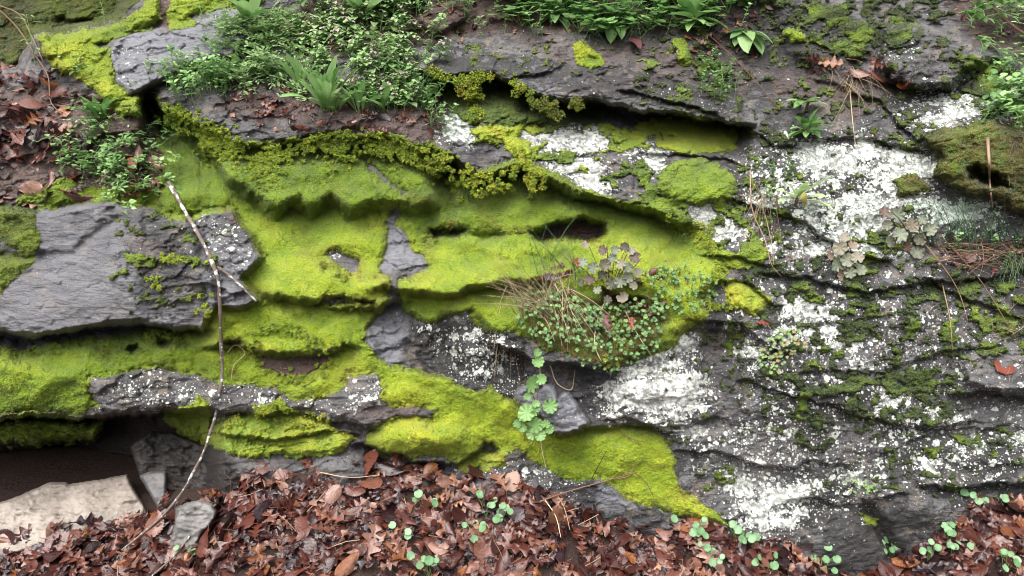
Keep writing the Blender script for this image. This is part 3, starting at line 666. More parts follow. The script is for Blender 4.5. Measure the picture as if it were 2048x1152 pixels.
# ------------------------------------------------------------------ moss mats with their small shoots
def tufts(count, size, spread=.55):
    def f(P, quads, at):
        A = P[quads[:, 1]] - P[quads[:, 0]]; B = P[quads[:, 3]] - P[quads[:, 0]]
        n = np.cross(A, B); ar = np.linalg.norm(n, axis=1) + 1e-12
        w8 = np.minimum(ar, 4e-5); k = int(count * w8.sum())
        pick = rng.choice(len(quads), k, p=w8 / w8.sum())
        r1, r2 = rng.random((2, k, 1))
        o = P[quads[pick, 0]] + r1 * A[pick] + r2 * B[pick]
        nn = n[pick] / ar[pick, None]
        nn = np.where((nn[:, 1:2] > 0), -nn, nn)
        d = nn * .75 + rng.normal(0, spread, (k, 3)) + np.array([0, -.05, .25]); d /= np.linalg.norm(d, axis=1, keepdims=True)
        e1 = np.cross(d, rng.normal(0, 1, (k, 3))); e1 /= np.linalg.norm(e1, axis=1, keepdims=True) + 1e-9; e2 = np.cross(d, e1)
        h = size * (.5 + rng.random((k, 1))); b = h * .42
        o = o - nn * .001
        V3 = [o + e1 * b, o + (-.5 * e1 + .87 * e2) * b, o + (-.5 * e1 - .87 * e2) * b, o + d * h]
        eP = np.stack(V3, 1).reshape(-1, 3)
        i = np.arange(k)[:, None] * 4
        F = np.concatenate([i + [0, 1, 3], i + [1, 2, 3], i + [2, 0, 3]])
        eA = {}
        for q, x in at.items():
            xv = x[quads[pick, 0]]
            if q == 'tint': xv = np.clip(xv + rng.normal(.04, .07, k), 0, 1)
            eA[q] = np.repeat(xv, 4)
        return eP, F, eA
    return f
ML = {
 'band': ('moss_mat', 'bright green moss mat on the ledge beneath the big left boulder'),
 'curtain': ('moss_curtain', 'deep green moss lining the shaded underside of the upper ledge'),
 'tongue': ('moss_mat', 'yellow-green moss tongue sloping down to the leaf litter'),
 'shelf': ('moss_mat', 'bright moss shelf behind and left of the stonecrop clump'),
 'mat': ('moss_mat', 'thick yellow-green moss mat right of the big left boulder'),
 'curl': ('moss_cushion', 'rolled double moss cushion under the long lichen ledge'),
 'cave': ('moss_patch', 'dim olive moss hanging in the mouth of the lower left hollow'),
 'crest': ('moss_mat', 'bright moss crest beside the pale slab at top left'),
 'recess': ('moss_patch', 'dark moss in the shaded recess at the top left corner'),
 'topmat': ('moss_mat', 'yellowish moss at the top edge right of the soil column'),
 'slabunder': ('moss_mat', 'dark green moss in the hollow under the overhanging top slab'),
 'upshelf': ('moss_mat', 'bright moss and white lichen on the shelf below the top slab'),
 'pad': ('moss_cushion', 'smooth bright green moss pad right of centre above white lichen'),
 'rightstep': ('moss_patch', 'stepped green moss strip right of the white lichen patch'),
 'lowstep': ('moss_cushion', 'small yellow-green moss cushion above the red dead leaf'),
 'uppad': ('moss_patch', 'small bright moss patch on the top of the dark slab'),
 'brown': ('moss_mat', 'olive brown moss mat around the dark hole at right edge'),
 'brownsmall': ('moss_patch', 'small rusty brown moss patch left of the olive moss mat'),
 'leftdark': ('moss_patch', 'thin dark green moss film on the left end of the big boulder'),
 'ledgeleft': ('moss_patch', 'thin yellowish moss along the top of the big left boulder'),
 'cushion': ('moss_cushions', 'small separate moss cushions dotted over the upper right rock'),
 'edge': ('moss_patch', 'rusty yellow moss at the lower edge of the moss tongue'),
 'speck': ('moss_specks', 'scattered dark and light moss specks over the right-hand rock'),
}
for ki, k in enumerate(KEYS):
    m = (KEY == ki); g = m.copy()
    g[1:] |= m[:-1]; g[:-1] |= m[1:]; g[:, 1:] |= g[:, :-1]; g[:, :-1] |= g[:, 1:]
    g &= (T > -.5)
    if not g.any(): continue
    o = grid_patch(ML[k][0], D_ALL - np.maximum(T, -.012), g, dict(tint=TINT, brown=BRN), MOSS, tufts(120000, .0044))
    if k in ('speck', 'cushion'): tag(o, ML[k][1], 'moss', kind='stuff')
    else: tag(o, ML[k][1], 'moss')
D_TOP = np.minimum(D_ALL, D_ALL - T)          # outer surface, moss included
def at(u, v): return unproject(np.array(float(u)), np.array(float(v)), np.array(depth(u, v)))
def depth(u, v):
    i = min(max(int(np.searchsorted(UA, u)), 1), NU - 1); j = min(max(int(np.searchsorted(VA, v)), 1), NV - 1)
    return float(D_TOP[j, i])
# ------------------------------------------------------------------ ground under the leaf litter
_le = np.array(LITTER_EDGE, float)
_yb = np.array([min(max(depth(u, v), -.12), .06) for u, v in _le])
_pb = unproject(_le[:, 0], _le[:, 1], _yb)
def ground_z(x, y):
    zb = np.interp(x, _pb[:, 0], _pb[:, 2]); yb = np.interp(x, _pb[:, 0], _yb)
    d = np.maximum(yb - y, 0)
    return zb * np.exp(-.72 * d / np.maximum(zb, .12)) + .05 * np.minimum(np.maximum(y - yb, 0), .6)
def ground_hit(u, v):
    d = ray(u, v); t = np.linspace(1.2, 5, 1600)
    P = CAM + d * t[:, None]; h = P[:, 2] < ground_z(P[:, 0], P[:, 1]); h[-1] = True
    return P[np.argmax(h)]
gx = np.concatenate([np.linspace(-8, -2.4, 30), np.linspace(-2.3, 2.3, 260), np.linspace(2.4, 8, 30)])
gy = np.concatenate([np.linspace(-9, -1.1, 40), np.linspace(-1.05, .75, 130)])
GX, GY = np.meshgrid(gx, gy)
GZ = ground_z(GX, GY) + .012 * fbm(GX * 7, GY * 7, 300, 3) - .01
_i = np.arange(GX.size).reshape(GX.shape)
_q = np.stack([_i[:-1, :-1], _i[:-1, 1:], _i[1:, 1:], _i[1:, :-1]], -1).reshape(-1, 4)
m, nt = mat('damp_soil'); N = NT(nt)
N.bsdf(N.mix(N.noise(40, 5, .7), (.018, .010, .008), (.075, .038, .026)), .75, N.bump(N.noise(70, 5, .7), .02, 1))
SOIL = m
tag(new_obj('ground', mesh_from('ground', np.stack([GX, GY, GZ], -1).reshape(-1, 3), _q), SOIL), 'damp dark soil sloping up to the foot of the rock', kind='structure')

# ------------------------------------------------------------------ plant and leaf meshes
class MB:
    def __init__(s): s.P = []; s.F3 = []; s.F4 = []; s.T = []; s.n = 0
    def raw(s, P, f3=(), f4=(), tint=.5):
        P = np.asarray(P, float)
        s.P.append(P); s.T.append(np.broadcast_to(np.asarray(tint, float), (len(P),)))
        if len(f3): s.F3.append(np.asarray(f3) + s.n)
        if len(f4): s.F4.append(np.asarray(f4) + s.n)
        s.n += len(P)
    def add(s, part, M, tint=None):
        P, f3, f4, t = part
        M = np.array(M); s.raw(P @ M[:3, :3].T + M[:3, 3], f3, f4, t if tint is None else tint)
    def part(s): return (np.concatenate(s.P), np.concatenate(s.F3) if s.F3 else np.zeros((0, 3), int), np.concatenate(s.F4) if s.F4 else np.zeros((0, 4), int), np.concatenate(s.T))
    def mesh(s, name):
        P, f3, f4, t = s.part()
        return mesh_from(name, P, [f3, f4], dict(tint=t))
    def build(s, name, m, parent=None): return new_obj(name, s.mesh(name), m, parent)
    def tube(s, pts, radii, sides=5, tint=.5):
        pts = np.asarray(pts, float); n = len(pts); radii = np.broadcast_to(np.asarray(radii, float), (n,))
        tg = np.gradient(pts, axis=0); tg /= np.linalg.norm(tg, axis=1, keepdims=True) + 1e-12
        ref = np.array([.3, .9, .2]) if abs(tg[0] @ [.3, .9, .2]) < .8 else np.array([.9, .1, .3])
        a = np.cross(tg, ref); a /= np.linalg.norm(a, axis=1, keepdims=True) + 1e-12; b = np.cross(tg, a)
        th = np.arange(sides) / sides * 2 * math.pi
        P = pts[:, None] + radii[:, None, None] * (a[:, None] * np.cos(th)[None, :, None] + b[:, None] * np.sin(th)[None, :, None])
        i = np.arange(n - 1)[:, None] * sides; k = np.arange(sides)[None]; k2 = (k + 1) % sides
        f = np.stack([i + k, i + k2, i + sides + k2, i + sides + k], -1).reshape(-1, 4)
        s.raw(P.reshape(-1, 3), (), f, tint)
def spline(pts, n=40):
    p = np.asarray(pts, float); d = np.concatenate([[0], np.cumsum(np.linalg.norm(np.diff(p, axis=0), axis=1))])
    m_ = np.gradient(p, d, axis=0); x = np.linspace(0, d[-1], n); k = np.clip(np.searchsorted(d, x) - 1, 0, len(d) - 2)
    h = (d[k + 1] - d[k])[:, None]; t = ((x - d[k])[:, None]) / h
    return (2*t**3-3*t**2+1) * p[k] + (t**3-2*t**2+t) * h * m_[k] + (-2*t**3+3*t**2) * p[k+1] + (t**3-t**2) * h * m_[k+1]
def strip_leaf(L, hw, bend=.5, fold=.25, cup=0.0, twist=0.0, tint=.5, stalk=0.0, wob=0.0, seed=0):
    """blade along +Y from the origin; hw(t) = half width / L; bend = total curl in radians (down)"""
    n = len(hw); t = np.linspace(0, 1, n); R = np.random.default_rng(seed)
    ang = bend * t ** 1.3; dy = np.cos(ang); dz = -np.sin(ang)
    y = np.concatenate([[0], np.cumsum((dy[1:] + dy[:-1]) / 2)]) * L / (n - 1); z = np.concatenate([[0], np.cumsum((dz[1:] + dz[:-1]) / 2)]) * L / (n - 1)
    cs = np.array([-1, -.55, 0, .55, 1.0]); P = []
    ph = R.random(3) * 6
    for i in range(n):
        w_ = hw[i] * L; tw = twist * t[i]
        for c in cs:
            x = c * w_; up = fold * abs(c) * w_ - cup * c * c * w_ + wob * L * math.sin(t[i] * 9 + ph[0] + c * 2.2) * abs(c) * .5 + wob * L * .4 * math.sin(t[i] * 5 + c * 4 + ph[1])
            P.append((x * math.cos(tw) - up * math.sin(tw), y[i] + up * math.sin(ang[i]), z[i] + up * math.cos(ang[i]) + x * math.sin(tw)))
    P = np.array(P)
    i = np.arange(n - 1)[:, None] * 5; k = np.arange(4)[None]
    f = np.stack([i + k, i + k + 1, i + 6 + k, i + 5 + k], -1).reshape(-1, 4)
    tt = np.full(len(P), tint) + np.tile([.0, .02, .10, .02, .0], n)
    if stalk:
        P = P + [0, stalk, 0]
        b = MB(); b.raw(P, (), f, tt); b.tube([(0, 0, 0), (0, stalk * .5, -.04 * stalk), (0, stalk, 0)], stalk * .04 + L * .008, 4, tint + .1); return b.part()
    return (P, np.zeros((0, 3), int), f, tt)
def hw_lance(n=9, w_=.13, peak=.55):
    t = np.linspace(0, 1, n); return w_ * np.sin(np.pi * t ** (math.log(.5) / math.log(peak))) ** .8 + .006
def hw_ovate(n=8, w_=.36): t = np.linspace(0, 1, n); return w_ * np.sin(np.pi * t ** .7) ** .7 + .004
def hw_oak(seed, n=22):
    R = np.random.default_rng(seed); t = np.linspace(0, 1, n)
    env = .30 * np.sin(np.pi * t ** .85) ** .65
    lob = .58 + .42 * np.cos(t * 2 * math.pi * (3.1 + R.random() * .8) + R.random() * 1.5 + 2.6)
    return np.maximum(env * lob, .012)
def hw_tooth(seed, n=26, w_=.30):
    t = np.linspace(0, 1, n); return w_ * np.sin(np.pi * t ** .8) ** .75 * (1 - .16 * (np.arange(n) % 2)) + .006
def round_leaf(r, lobes=0, depth_=.12, cup=.15, tint=.5, n=26, notch=.6, stalk=0.0, seed=0):
    """roundish blade around (0, r, 0), joined at the origin"""
    R = np.random.default_rng(seed); th = np.linspace(0, 2 * math.pi, n, endpoint=False)
    rr = np.ones(n)
    if lobes: rr = rr * (1 - depth_ * (.5 - .5 * np.abs(np.cos(th * lobes / 2))) * 2)
    rr = rr * (1 - notch * np.exp(-((th - 1.5 * math.pi) / .22) ** 2))
    rip = .06 * r * np.sin(th * max(lobes, 3) + R.random() * 6)
    P = [(0, r, 0)]; T_ = [tint + .08]
    for q in (.5, 1.0):
        for k in range(n):
            P.append((math.cos(th[k]) * rr[k] * r * q, r + math.sin(th[k]) * rr[k] * r * q, cup * r * q * q + rip[k] * q)); T_.append(tint + (.03 if q < 1 else -.05) + (.16 * math.cos(th[k] * lobes) * q if lobes else 0))
    k = np.arange(n); k2 = (k + 1) % n
    f3 = np.stack([np.zeros(n, int), 1 + k, 1 + k2], -1); f4 = np.stack([1 + k, 1 + n + k, 1 + n + k2, 1 + k2], -1)
    P = np.array(P)
    if stalk:
        b = MB(); b.raw(P + [0, stalk, 0], f3, f4, T_); b.tube([(0, 0, 0), (0, stalk, 0), (0, stalk + r, .01 * r)], r * .06, 4, tint); return b.part()
    return (P, f3, f4, np.array(T_))
def frame(origin, direction, up=(0, 0, 1), roll=0.0, scale=1.0):
    """matrix taking +Y to direction and +Z near up"""
    y = Vector(direction).normalized(); z = Vector(up); x = y.cross(z)
    if x.length < 1e-4: x = Vector((1, 0, 0))
    x.normalize(); z = x.cross(y)
    M = Matrix((x, y, z)).transposed()
    if roll: M = M @ Matrix.Rotation(roll, 3, 'Y')
    M = (M * scale).to_4x4(); M.translation = Vector(origin); return M
def sph(az, el): return Vector((math.cos(az) * math.cos(el), math.sin(az) * math.cos(el), math.sin(el)))

def leaf_mat(name, stops, rough=.5, trans=.32, jitter=.3, spec=.4):
    m, nt = mat(name); N = NT(nt)
    oi = N.n('ShaderNodeObjectInfo').outputs['Random']
    t = N.math('ADD', N.attr('tint'), N.math('MULTIPLY', N.math('SUBTRACT', oi, .5), jitter))
    t = N.math('ADD', t, N.math('MULTIPLY', N.math('SUBTRACT', N.noise(90, 3, .6), .5), .3))
    N.bsdf(N.ramp(t, stops), rough, N.bump(N.noise(220, 2), .0015, .5), spec, 0, trans)
    return m
GREEN = leaf_mat('fresh_leaf', [(0, (.07, .16, .04)), (.5, (.20, .37, .12)), (1, (.38, .55, .24))], .42)
GREYGREEN = leaf_mat('grey_green_leaf', [(0, (.08, .18, .075)), (.5, (.23, .37, .14)), (1, (.44, .56, .28))], .5)
NETTLE = leaf_mat('deadnettle_leaf', [(0, (.075, .16, .055)), (.5, (.20, .35, .12)), (.88, (.36, .50, .22)), (1, (.42, .30, .34))], .5)
CRESS = leaf_mat('seedling_leaf', [(0, (.06, .17, .06)), (.5, (.14, .27, .12)), (1, (.27, .41, .24))], .45, .2)
CORAL = leaf_mat('coral_bells_leaf', [(0, (.10, .045, .04)), (.35, (.105, .115, .075)), (.65, (.19, .225, .155)), (1, (.26, .19, .14))], .5, .15, .5)
STONEC = leaf_mat('stonecrop_leaf', [(0, (.035, .075, .025)), (.5, (.095, .20, .06)), (.85, (.23, .36, .12)), (1, (.30, .15, .08))], .5, .15)
STRAW = leaf_mat('dry_straw', [(0, (.24, .16, .09)), (.5, (.44, .34, .21)), (1, (.60, .50, .33))], .7, .1)
BLADE = leaf_mat('grass_blade', [(0, (.04, .11, .05)), (.5, (.10, .22, .10)), (1, (.22, .36, .18))], .45)
ROOTM = leaf_mat('dead_stem', [(0, (.07, .035, .022)), (.5, (.22, .125, .08)), (1, (.38, .26, .18))], .7, .0)
PETAL = leaf_mat('mauve_flower', [(0, (.40, .25, .38)), (1, (.70, .58, .68))], .6, .2)
def dead_mat():
    m, nt = mat('wet_dead_leaf'); N = NT(nt)
    oi = N.n('ShaderNodeObjectInfo').outputs['Random']
    t = N.math('FRACT', N.math('ADD', N.attr('tint'), N.math('MULTIPLY', oi, 3.7)))
    c = N.ramp(t, [(0, (.012, .006, .008)), (.22, (.030, .010, .009)), (.48, (.062, .016, .011)), (.68, (.096, .028, .018)), (.80, (.145, .056, .036)), (.88, (.24, .135, .10)), (.94, (.20, .068, .018)), (1, (.035, .020, .027))])
    c = N.mix(N.math('MULTIPLY', N.step(.50, .68, N.noise(45, 4, .65)), .55), c, (.035, .016, .013))
    N.bsdf(c, N.mix(N.noise(20, 2), (.16, .16, .16), (.45, .45, .45)), N.bump(N.noise(120, 3), .004, .5), .55, 0, .06)
    return m
DEAD = dead_mat()

# ------------------------------------------------------------------ loose stones
def stone_mat(name, c0, c1, c2):
    m, nt = mat(name); N = NT(nt)
    n1 = N.noise(9, 5, .6); n2 = N.noise(60, 5, .7)
    c = N.mix(N.step(.35, .65, n1), c0, c1); c = N.mix(N.math('MULTIPLY', N.step(.5, .7, n2), .5), c, c2)
    c = N.mix(N.math('MULTIPLY', N.step(.60, .66, N.noise(8, 7, .75)), .5), c, (.10, .065, .05))
    N.bsdf(c, .7, N.bump(N.math('ADD', n2, N.noise(1, 5, .6, N.scaled((8, 8, 60)))), .008, .6), .35)
    return m
def stone(name, pts, tl, br, mt, label, rough=.008, drop=.08, extra=None):
    """a stone whose front runs between two depths (top, bottom)"""
    s = sdf(pts, .35); p = np.array(pts); v0, v1 = p[:, 1].min(), p[:, 1].max()
    t = np.clip(1 - s / 5, 0, 1)
    Dp = tl + (br - tl) * (V - v0) / (v1 - v0) + rough * fbm(U / 40, V / 22, 400, 4) + .4 * rough * fbm(U / 12, V / 6, 406, 3) + .014 * t * t + drop * np.clip(-s / 3, 0, 1)
    if extra is not None: Dp = Dp + extra
    return tag(grid_patch(name, Dp, s > -4, {}, mt), label, 'rock')
SLAB = [(-420,1140),(-300,1060),(-120,1030),(0,1007),(25,1000),(62,984),(98,968),(130,967),(131,972),(200,961),(252,953),(263,975),(286,1010),(299,1036),(280,1048),(220,1062),(100,1090),(0,1110),(-200,1150)]
gY = lambda u, v: float(ground_hit(u, v)[1])
crack = -.010 * sstep(-3, 3, sdf([(205,1030),(222,1012),(240,1000),(272,989),(330,980),(330,1100),(205,1100)], .3)) + .012 * sstep(-3, 2, sdf([(-40,1000),(62,984),(98,966),(131,964),(131,972),(100,985),(70,993),(40,1003)], .3))
stone('stone_slab', SLAB, gY(120, 1075) + .17, gY(120, 1080) - .11, stone_mat('pale_sandstone', (.20, .17, .145), (.33, .29, .25), (.42, .39, .36)), 'large pale flat stone slab lying in the mouth of the lower left hollow', .018, .07, crack)
GS = [(352,1018),(372,1006),(400,1001),(424,1008),(433,1026),(421,1050),(402,1070),(390,1100),(372,1112),(340,1112),(338,1085),(350,1050)]
stone('stone', GS, gY(385, 1100) + .05, gY(385, 1105) - .03, stone_mat('grey_stone', (.10, .097, .092), (.19, .183, .172), (.26, .25, .24)), 'small ridged grey stone standing in the leaf litter beside the long stick', .02, .07)

stone('rock', [(262,892),(300,864),(345,868),(420,898),(500,922),(470,965),(400,1000),(345,1030),(320,1015),(285,960)], max(.26, gY(340, 1020) + .10), gY(340, 1020) + .10, stone_mat('shaded_wet_stone', (.016, .014, .013), (.045, .040, .038), (.09, .085, .085)), 'dark wet grey rock filling the right side of the lower left hollow', .03, .12)  # wet grey colour darkened further to imitate a shaded recess
stone('rock', [(283,952),(300,944),(333,944),(334,985),(326,1014),(321,1022),(304,990)], gY(325, 1020) + .10, gY(325, 1020) + .03, stone_mat('wet_grey_stone', (.10, .10, .105), (.19, .185, .18), (.05, .05, .05)), 'pale grey pointed rock face in the hollow behind the stick', .008, .06)
# ------------------------------------------------------------------ fallen leaves
def leaf_variant(k):
    R = np.random.default_rng(900 + k)
    L = .115 * (.8 + .5 * R.random()); b = R.normal(.2, .45); cu = R.normal(.1, .35)
    if k % 3 != 2: hw = hw_oak(900 + k)
    elif k % 2: hw = hw_tooth(900 + k)
    else: hw = hw_lance(14, .2, .5)
    P, f3, f4, t = strip_leaf(L, hw, b, R.normal(.1, .2), cu, R.normal(0, .4), 0, 0, .03 + .04 * R.random(), 900 + k)
    P = P - [0, L * .5, 0]
    n0 = len(P)
    bld = MB(); bld.raw(P, (), f4, R.random() * .1)
    bld.tube([P[2], P[2] + np.array([.003, -L * .14, .004])], .0011, 4, .2)
    return bld
LV = [leaf_variant(k) for k in range(18)]
LVM = [b.mesh('fallen_leaf') for b in LV]
for me in LVM: me.materials.append(DEAD)
LVP = [b.part() for b in LV]
leaf_proto = None
def rest_matrix(p, nrm, lift, tilt, scale):
    n = (Vector(nrm) + Vector((rnd.gauss(0, tilt), rnd.gauss(0, tilt), rnd.gauss(0, tilt)))).normalized()
    a = rnd.random() * 6.283; d = Vector((math.cos(a), math.sin(a), 0)); d = (d - n * d.dot(n)).normalized()
    return frame(Vector(p) + Vector(nrm) * lift, d, n, 0, scale)
n_single = 0
def single_leaf(M, label, group, name='fallen_leaf', var=None):
    global leaf_proto, n_single
    if leaf_proto is None:
        leaf_proto = bpy.data.objects.new(name, LVM[0]); COL.objects.link(leaf_proto); o = leaf_proto
    else:
        o = leaf_proto.copy(); COL.objects.link(o); o.name = name
    o.data = LVM[rnd.randrange(18) if var is None else var]; o.matrix_world = M
    for k in ('group',):
        if k in o: del o[k]
    tag(o, label, 'leaf', group); n_single += 1
    return o
def gnormal(x, y):
    e = .03
    return Vector((-(ground_z(x + e, y) - ground_z(x - e, y)) / (2 * e), -(ground_z(x, y + e) - ground_z(x, y - e)) / (2 * e), 1)).normalized()
deep = MB(); cand = []
while len(cand) < 3300:
    x = rnd.uniform(-2.3, 2.3); yb = float(np.interp(x, _pb[:, 0], _yb)); y = yb + .02 - abs(rnd.gauss(0, 1)) * .42 if rnd.random() < .75 else yb - rnd.random() * .75
    z = float(ground_z(x, y)); u, v = project((x, y, z))
    if not (-250 < u < 2300 and v < 1330): continue
    if -30 < u < 300 and v < 1064 - .12 * u + rnd.random() * 14 and x < -1.0: continue
    cand.append((x, y, z, float(u), float(v), rnd.random()))
top = [c for c in cand if -10 < c[3] < 2058 and c[4] < 1165]
top.sort(key=lambda c: -c[5] - .0012 * c[4]); chosen = set(top[:228])
for c in cand:
    x, y, z, u, v, r = c; nr = gnormal(x, y); sc_ = rnd.choice((rnd.uniform(.35, .65), rnd.uniform(.55, 1.0)))
    if c in chosen:
        M = rest_matrix((x, y, z), nr, .018 + .014 * rnd.random(), .21, sc_)
        single_leaf(M, 'wet brown fallen leaf lying on top of the litter below the rock', 'wet fallen leaves on the litter below the rock')
    else:
        M = rest_matrix((x, y, z), nr, .026 * rnd.random(), .30, sc_)
        k = rnd.randrange(18); P, f3, f4, t = LVP[k]; deep.add((P, f3, f4, np.full(len(P), rnd.random())), M)
tag(deep.build('leaf_litter', DEAD), 'thick layer of wet brown leaves covering the ground below the rock', kind='stuff')

def surf_normal(u, v, e=8):
    a = at(u + e, v) - at(u - e, v); b = at(u, v - e) - at(u, v + e); n = np.cross(a, b); n = n / (np.linalg.norm(n) + 1e-9)
    return Vector(n if n[1] < 0 else -n)
def soft_normal(u, v): return (surf_normal(u, v, 26) + Vector((0, -.1, .5))).normalized()
def inside(u, v, pts):
    c = False; j = len(pts) - 1
    for i in range(len(pts)):
        if (pts[i][1] > v) != (pts[j][1] > v) and u < (pts[j][0] - pts[i][0]) * (v - pts[i][1]) / (pts[j][1] - pts[i][1]) + pts[i][0]: c = not c
        j = i
    return c
def pick(pts):
    xs = [p[0] for p in pts]; ys = [p[1] for p in pts]
    while True:
        u, v = rnd.uniform(min(xs), max(xs)), rnd.uniform(min(ys), max(ys))
        if inside(u, v, pts): return u, v
UPL = [(-60,140),(60,150),(120,165),(185,190),(150,250),(110,330),(-60,340)]
bits = MB()
for i in range(46):
    u, v = pick(UPL)
    single_leaf(rest_matrix(at(u, v), soft_normal(u, v), .015 + .02 * rnd.random(), .4, rnd.uniform(.55, .95)), 'brown dead oak leaf heaped on the upper left ledge', 'dead leaves on the upper left ledge')
for i in range(170):
    u, v = pick([(-300,120),(60,150),(200,195),(330,330),(300,400),(60,400),(-300,420)]); M = rest_matrix(at(u, v), soft_normal(u, v), .012 * rnd.random(), .35, rnd.uniform(.35, .8))
    P, f3, f4, t = LVP[rnd.randrange(18)]; bits.add((P, f3, f4, np.full(len(P), rnd.choice((.1, .3, .5, .7, .85)))), M)
HEAP = [(1610,110),(1700,118),(1820,125),(1835,150),(1800,185),(1720,165),(1640,150)]
for i in range(22):
    u, v = pick(HEAP)
    single_leaf(rest_matrix(at(u, v), soft_normal(u, v), .01 + .02 * rnd.random(), .45, rnd.uniform(.35, .7)), 'dead leaf in the small heap caught on the upper right rock', 'dead leaves heaped on the upper right rock')
for poly, n in (([(420,190),(860,120),(890,270),(640,262),(470,255)], 150), ([(600,-40),(1560,-40),(1520,70),(1000,75),(860,95),(600,120)], 190), ([(1860,-40),(2200,-40),(2200,170),(1960,80)], 50),
                ([(1840,470),(2100,480),(2100,560),(1900,540)], 40), ([(1060,520),(1330,520),(1330,640),(1080,640)], 40), ([(1330,100),(1500,40),(1560,110),(1420,130)], 24)):
    for i in range(n):
        u, v = pick(poly); M = rest_matrix(at(u, v), soft_normal(u, v), .006 * rnd.random(), .4, rnd.uniform(.15, .5))
        P, f3, f4, t = LVP[rnd.randrange(18)]; bits.add((P, f3, f4, np.full(len(P), rnd.choice((.05, .2, .35, .5, .7, .85)))), M)
tag(bits.build('leaf_debris', DEAD), 'small broken dead leaves lying on the soil of the upper ledges', kind='stuff')
def lone(u, v, label, tint, size, az, el=.2, up=(0, -.6, .8), shape='oak', lift=.012, bend=.5, name='fallen_leaf'):
    hw = hw_oak(int(u)) if shape == 'oak' else hw_tooth(int(u)) if shape == 'tooth' else hw_ovate(12, .26)
    b = MB(); b.add(strip_leaf(size, hw, bend, .25, .2, .4, tint, 0, .05, int(u)), frame(at(u, v) + np.array([0, -lift, lift * .6]), sph(az, el), up))
    m_ = leaf_mat('dead_leaf', [(0, tint_c[tint][0]), (1, tint_c[tint][1])], .4, .1, .1)
    return tag(b.build(name, m_), label, 'leaf')
tint_c = {.1: ((.10, .035, .04), (.20, .085, .09)), .2: ((.13, .03, .02), (.30, .08, .04)), .3: ((.22, .08, .025), (.42, .19, .07)), .4: ((.20, .11, .08), (.40, .26, .19)), .6: ((.30, .25, .06), (.50, .42, .12))}
lone(1262, 78, 'purple-brown toothed dead leaf hanging on the upper ledge', .1, .075, -1.2, -.4, shape='tooth')
lone(1990, 745, 'shiny red-brown curled leaf on the bare slab at the right edge', .2, .13, .55, .35, (0, -.8, .6), 'ovate')
lone(1512, 648, 'orange-red shrivelled leaf below the small moss cushion', .2, .055, .2, .0, shape='oak')
lone(1040, 30, 'orange oak leaf under the plants at the top edge', .3, .09, .4, .3)
lone(1025, 985, 'pinkish brown leaf standing upright against the low grey rock', .4, .085, 1.5, 1.1, (0, -1, .2), 'tooth')
lone(1000, 1012, 'flat tan oak leaf at the top of the litter below the moss tongue', .4, .09, 2.6, .2)
lone(268, 318, 'dark red curled leaf among the trailing sprigs on the left', .2, .07, -1.3, -.5, shape='ovate')
lone(45, 410, 'tan dead leaf on the top of the big left boulder', .4, .10, .1, .0)
lone(1160, 545, 'red-brown dead leaf in the dry grass of the stonecrop clump', .2, .07, 1.9, .4, lift=.05)
lone(1205, 640, 'dark red withered leaf hanging in the stonecrop clump', .1, .06, -1.4, -.6, lift=.06)
lone(1258, 645, 'bright red withered leaf below the grey coral bells leaves', .2, .05, -1.7, -.6, lift=.06)
lone(1370, 80, 'rusty brown dead leaf below the upper broad-leaved plant', .3, .085, .7, .1)
lone(1450, 70, 'rust-coloured leaf beside the heart-shaped leaves at top', .3, .06, 1.2, .4)
# ------------------------------------------------------------------ sticks, stems and roots
def bark():
    m, nt = mat('lichened_bark'); N = NT(nt)
    c = N.mix(N.noise(30, 4), (.075, .055, .045), (.21, .165, .14))
    c = N.mix(N.step(.53, .60, N.noise(42, 4, .6)), c, (.58, .58, .55))
    N.bsdf(c, .75, N.bump(N.noise(140, 4), .004, .8), .3)
    return m
BARK = bark()
def px_curve(pts, lift=.012, n=60, end_ground=False, chord=None):
    """a curve through photograph outlines, held in front of the surface it leans on"""
    p = spline(pts, n); ys = np.array([depth(u, v) for u, v in p]) - lift
    if end_ground:
        for i, (u, v) in enumerate(p):
            g = ground_hit(u, v)
            if g[1] - .045 < ys[i]: ys[i] = g[1] - .045
    k = np.ones(15) / 15; ys2 = np.convolve(np.pad(ys, 7, 'edge'), k, 'valid'); ys = np.minimum(ys2, ys)
    ys = np.convolve(np.pad(ys, 4, 'edge'), np.ones(9) / 9, 'valid')
    if chord: i0 = int(chord * n); ys[i0:] = np.minimum(ys[i0:], np.linspace(ys[i0], ys[-1], n - i0))
    return unproject(p[:, 0], p[:, 1], ys)
st = bpy.data.objects.new('stick', None); COL.objects.link(st); st.location = ground_hit(245, 1100)
tag(st, 'long forked bare stick with white lichen leaning against the rock at left', 'stick')
def keep_world(o, parent): o.parent = parent; o.matrix_parent_inverse = parent.matrix_world.inverted()
bpy.context.view_layer.update()
main = px_curve([(337,364),(372,428),(402,480),(425,525),(436,560),(440,610),(444,680),(442,760),(428,845),(395,928),(345,1010),(295,1058),(243,1100)], .02, 90, True, .56)
wobb = np.array([[fbm(np.array(i / 9.), np.array(k * 3.3), 700, 2) * .004 for k in range(3)] for i in range(90)])
b = MB(); b.tube(main + wobb, np.linspace(.0068, .0036, 90) * (1 + .15 * np.sin(np.arange(90) * .7)), 8); o = b.build('stem', BARK); keep_world(o, st)
br = px_curve([(428,530),(455,548),(482,572),(512,602)], .016, 24); br[0] = main[31]
b = MB(); b.tube(br, np.linspace(.0052, .0034, 24), 7); o = b.build('side_branch', BARK); keep_world(o, st)
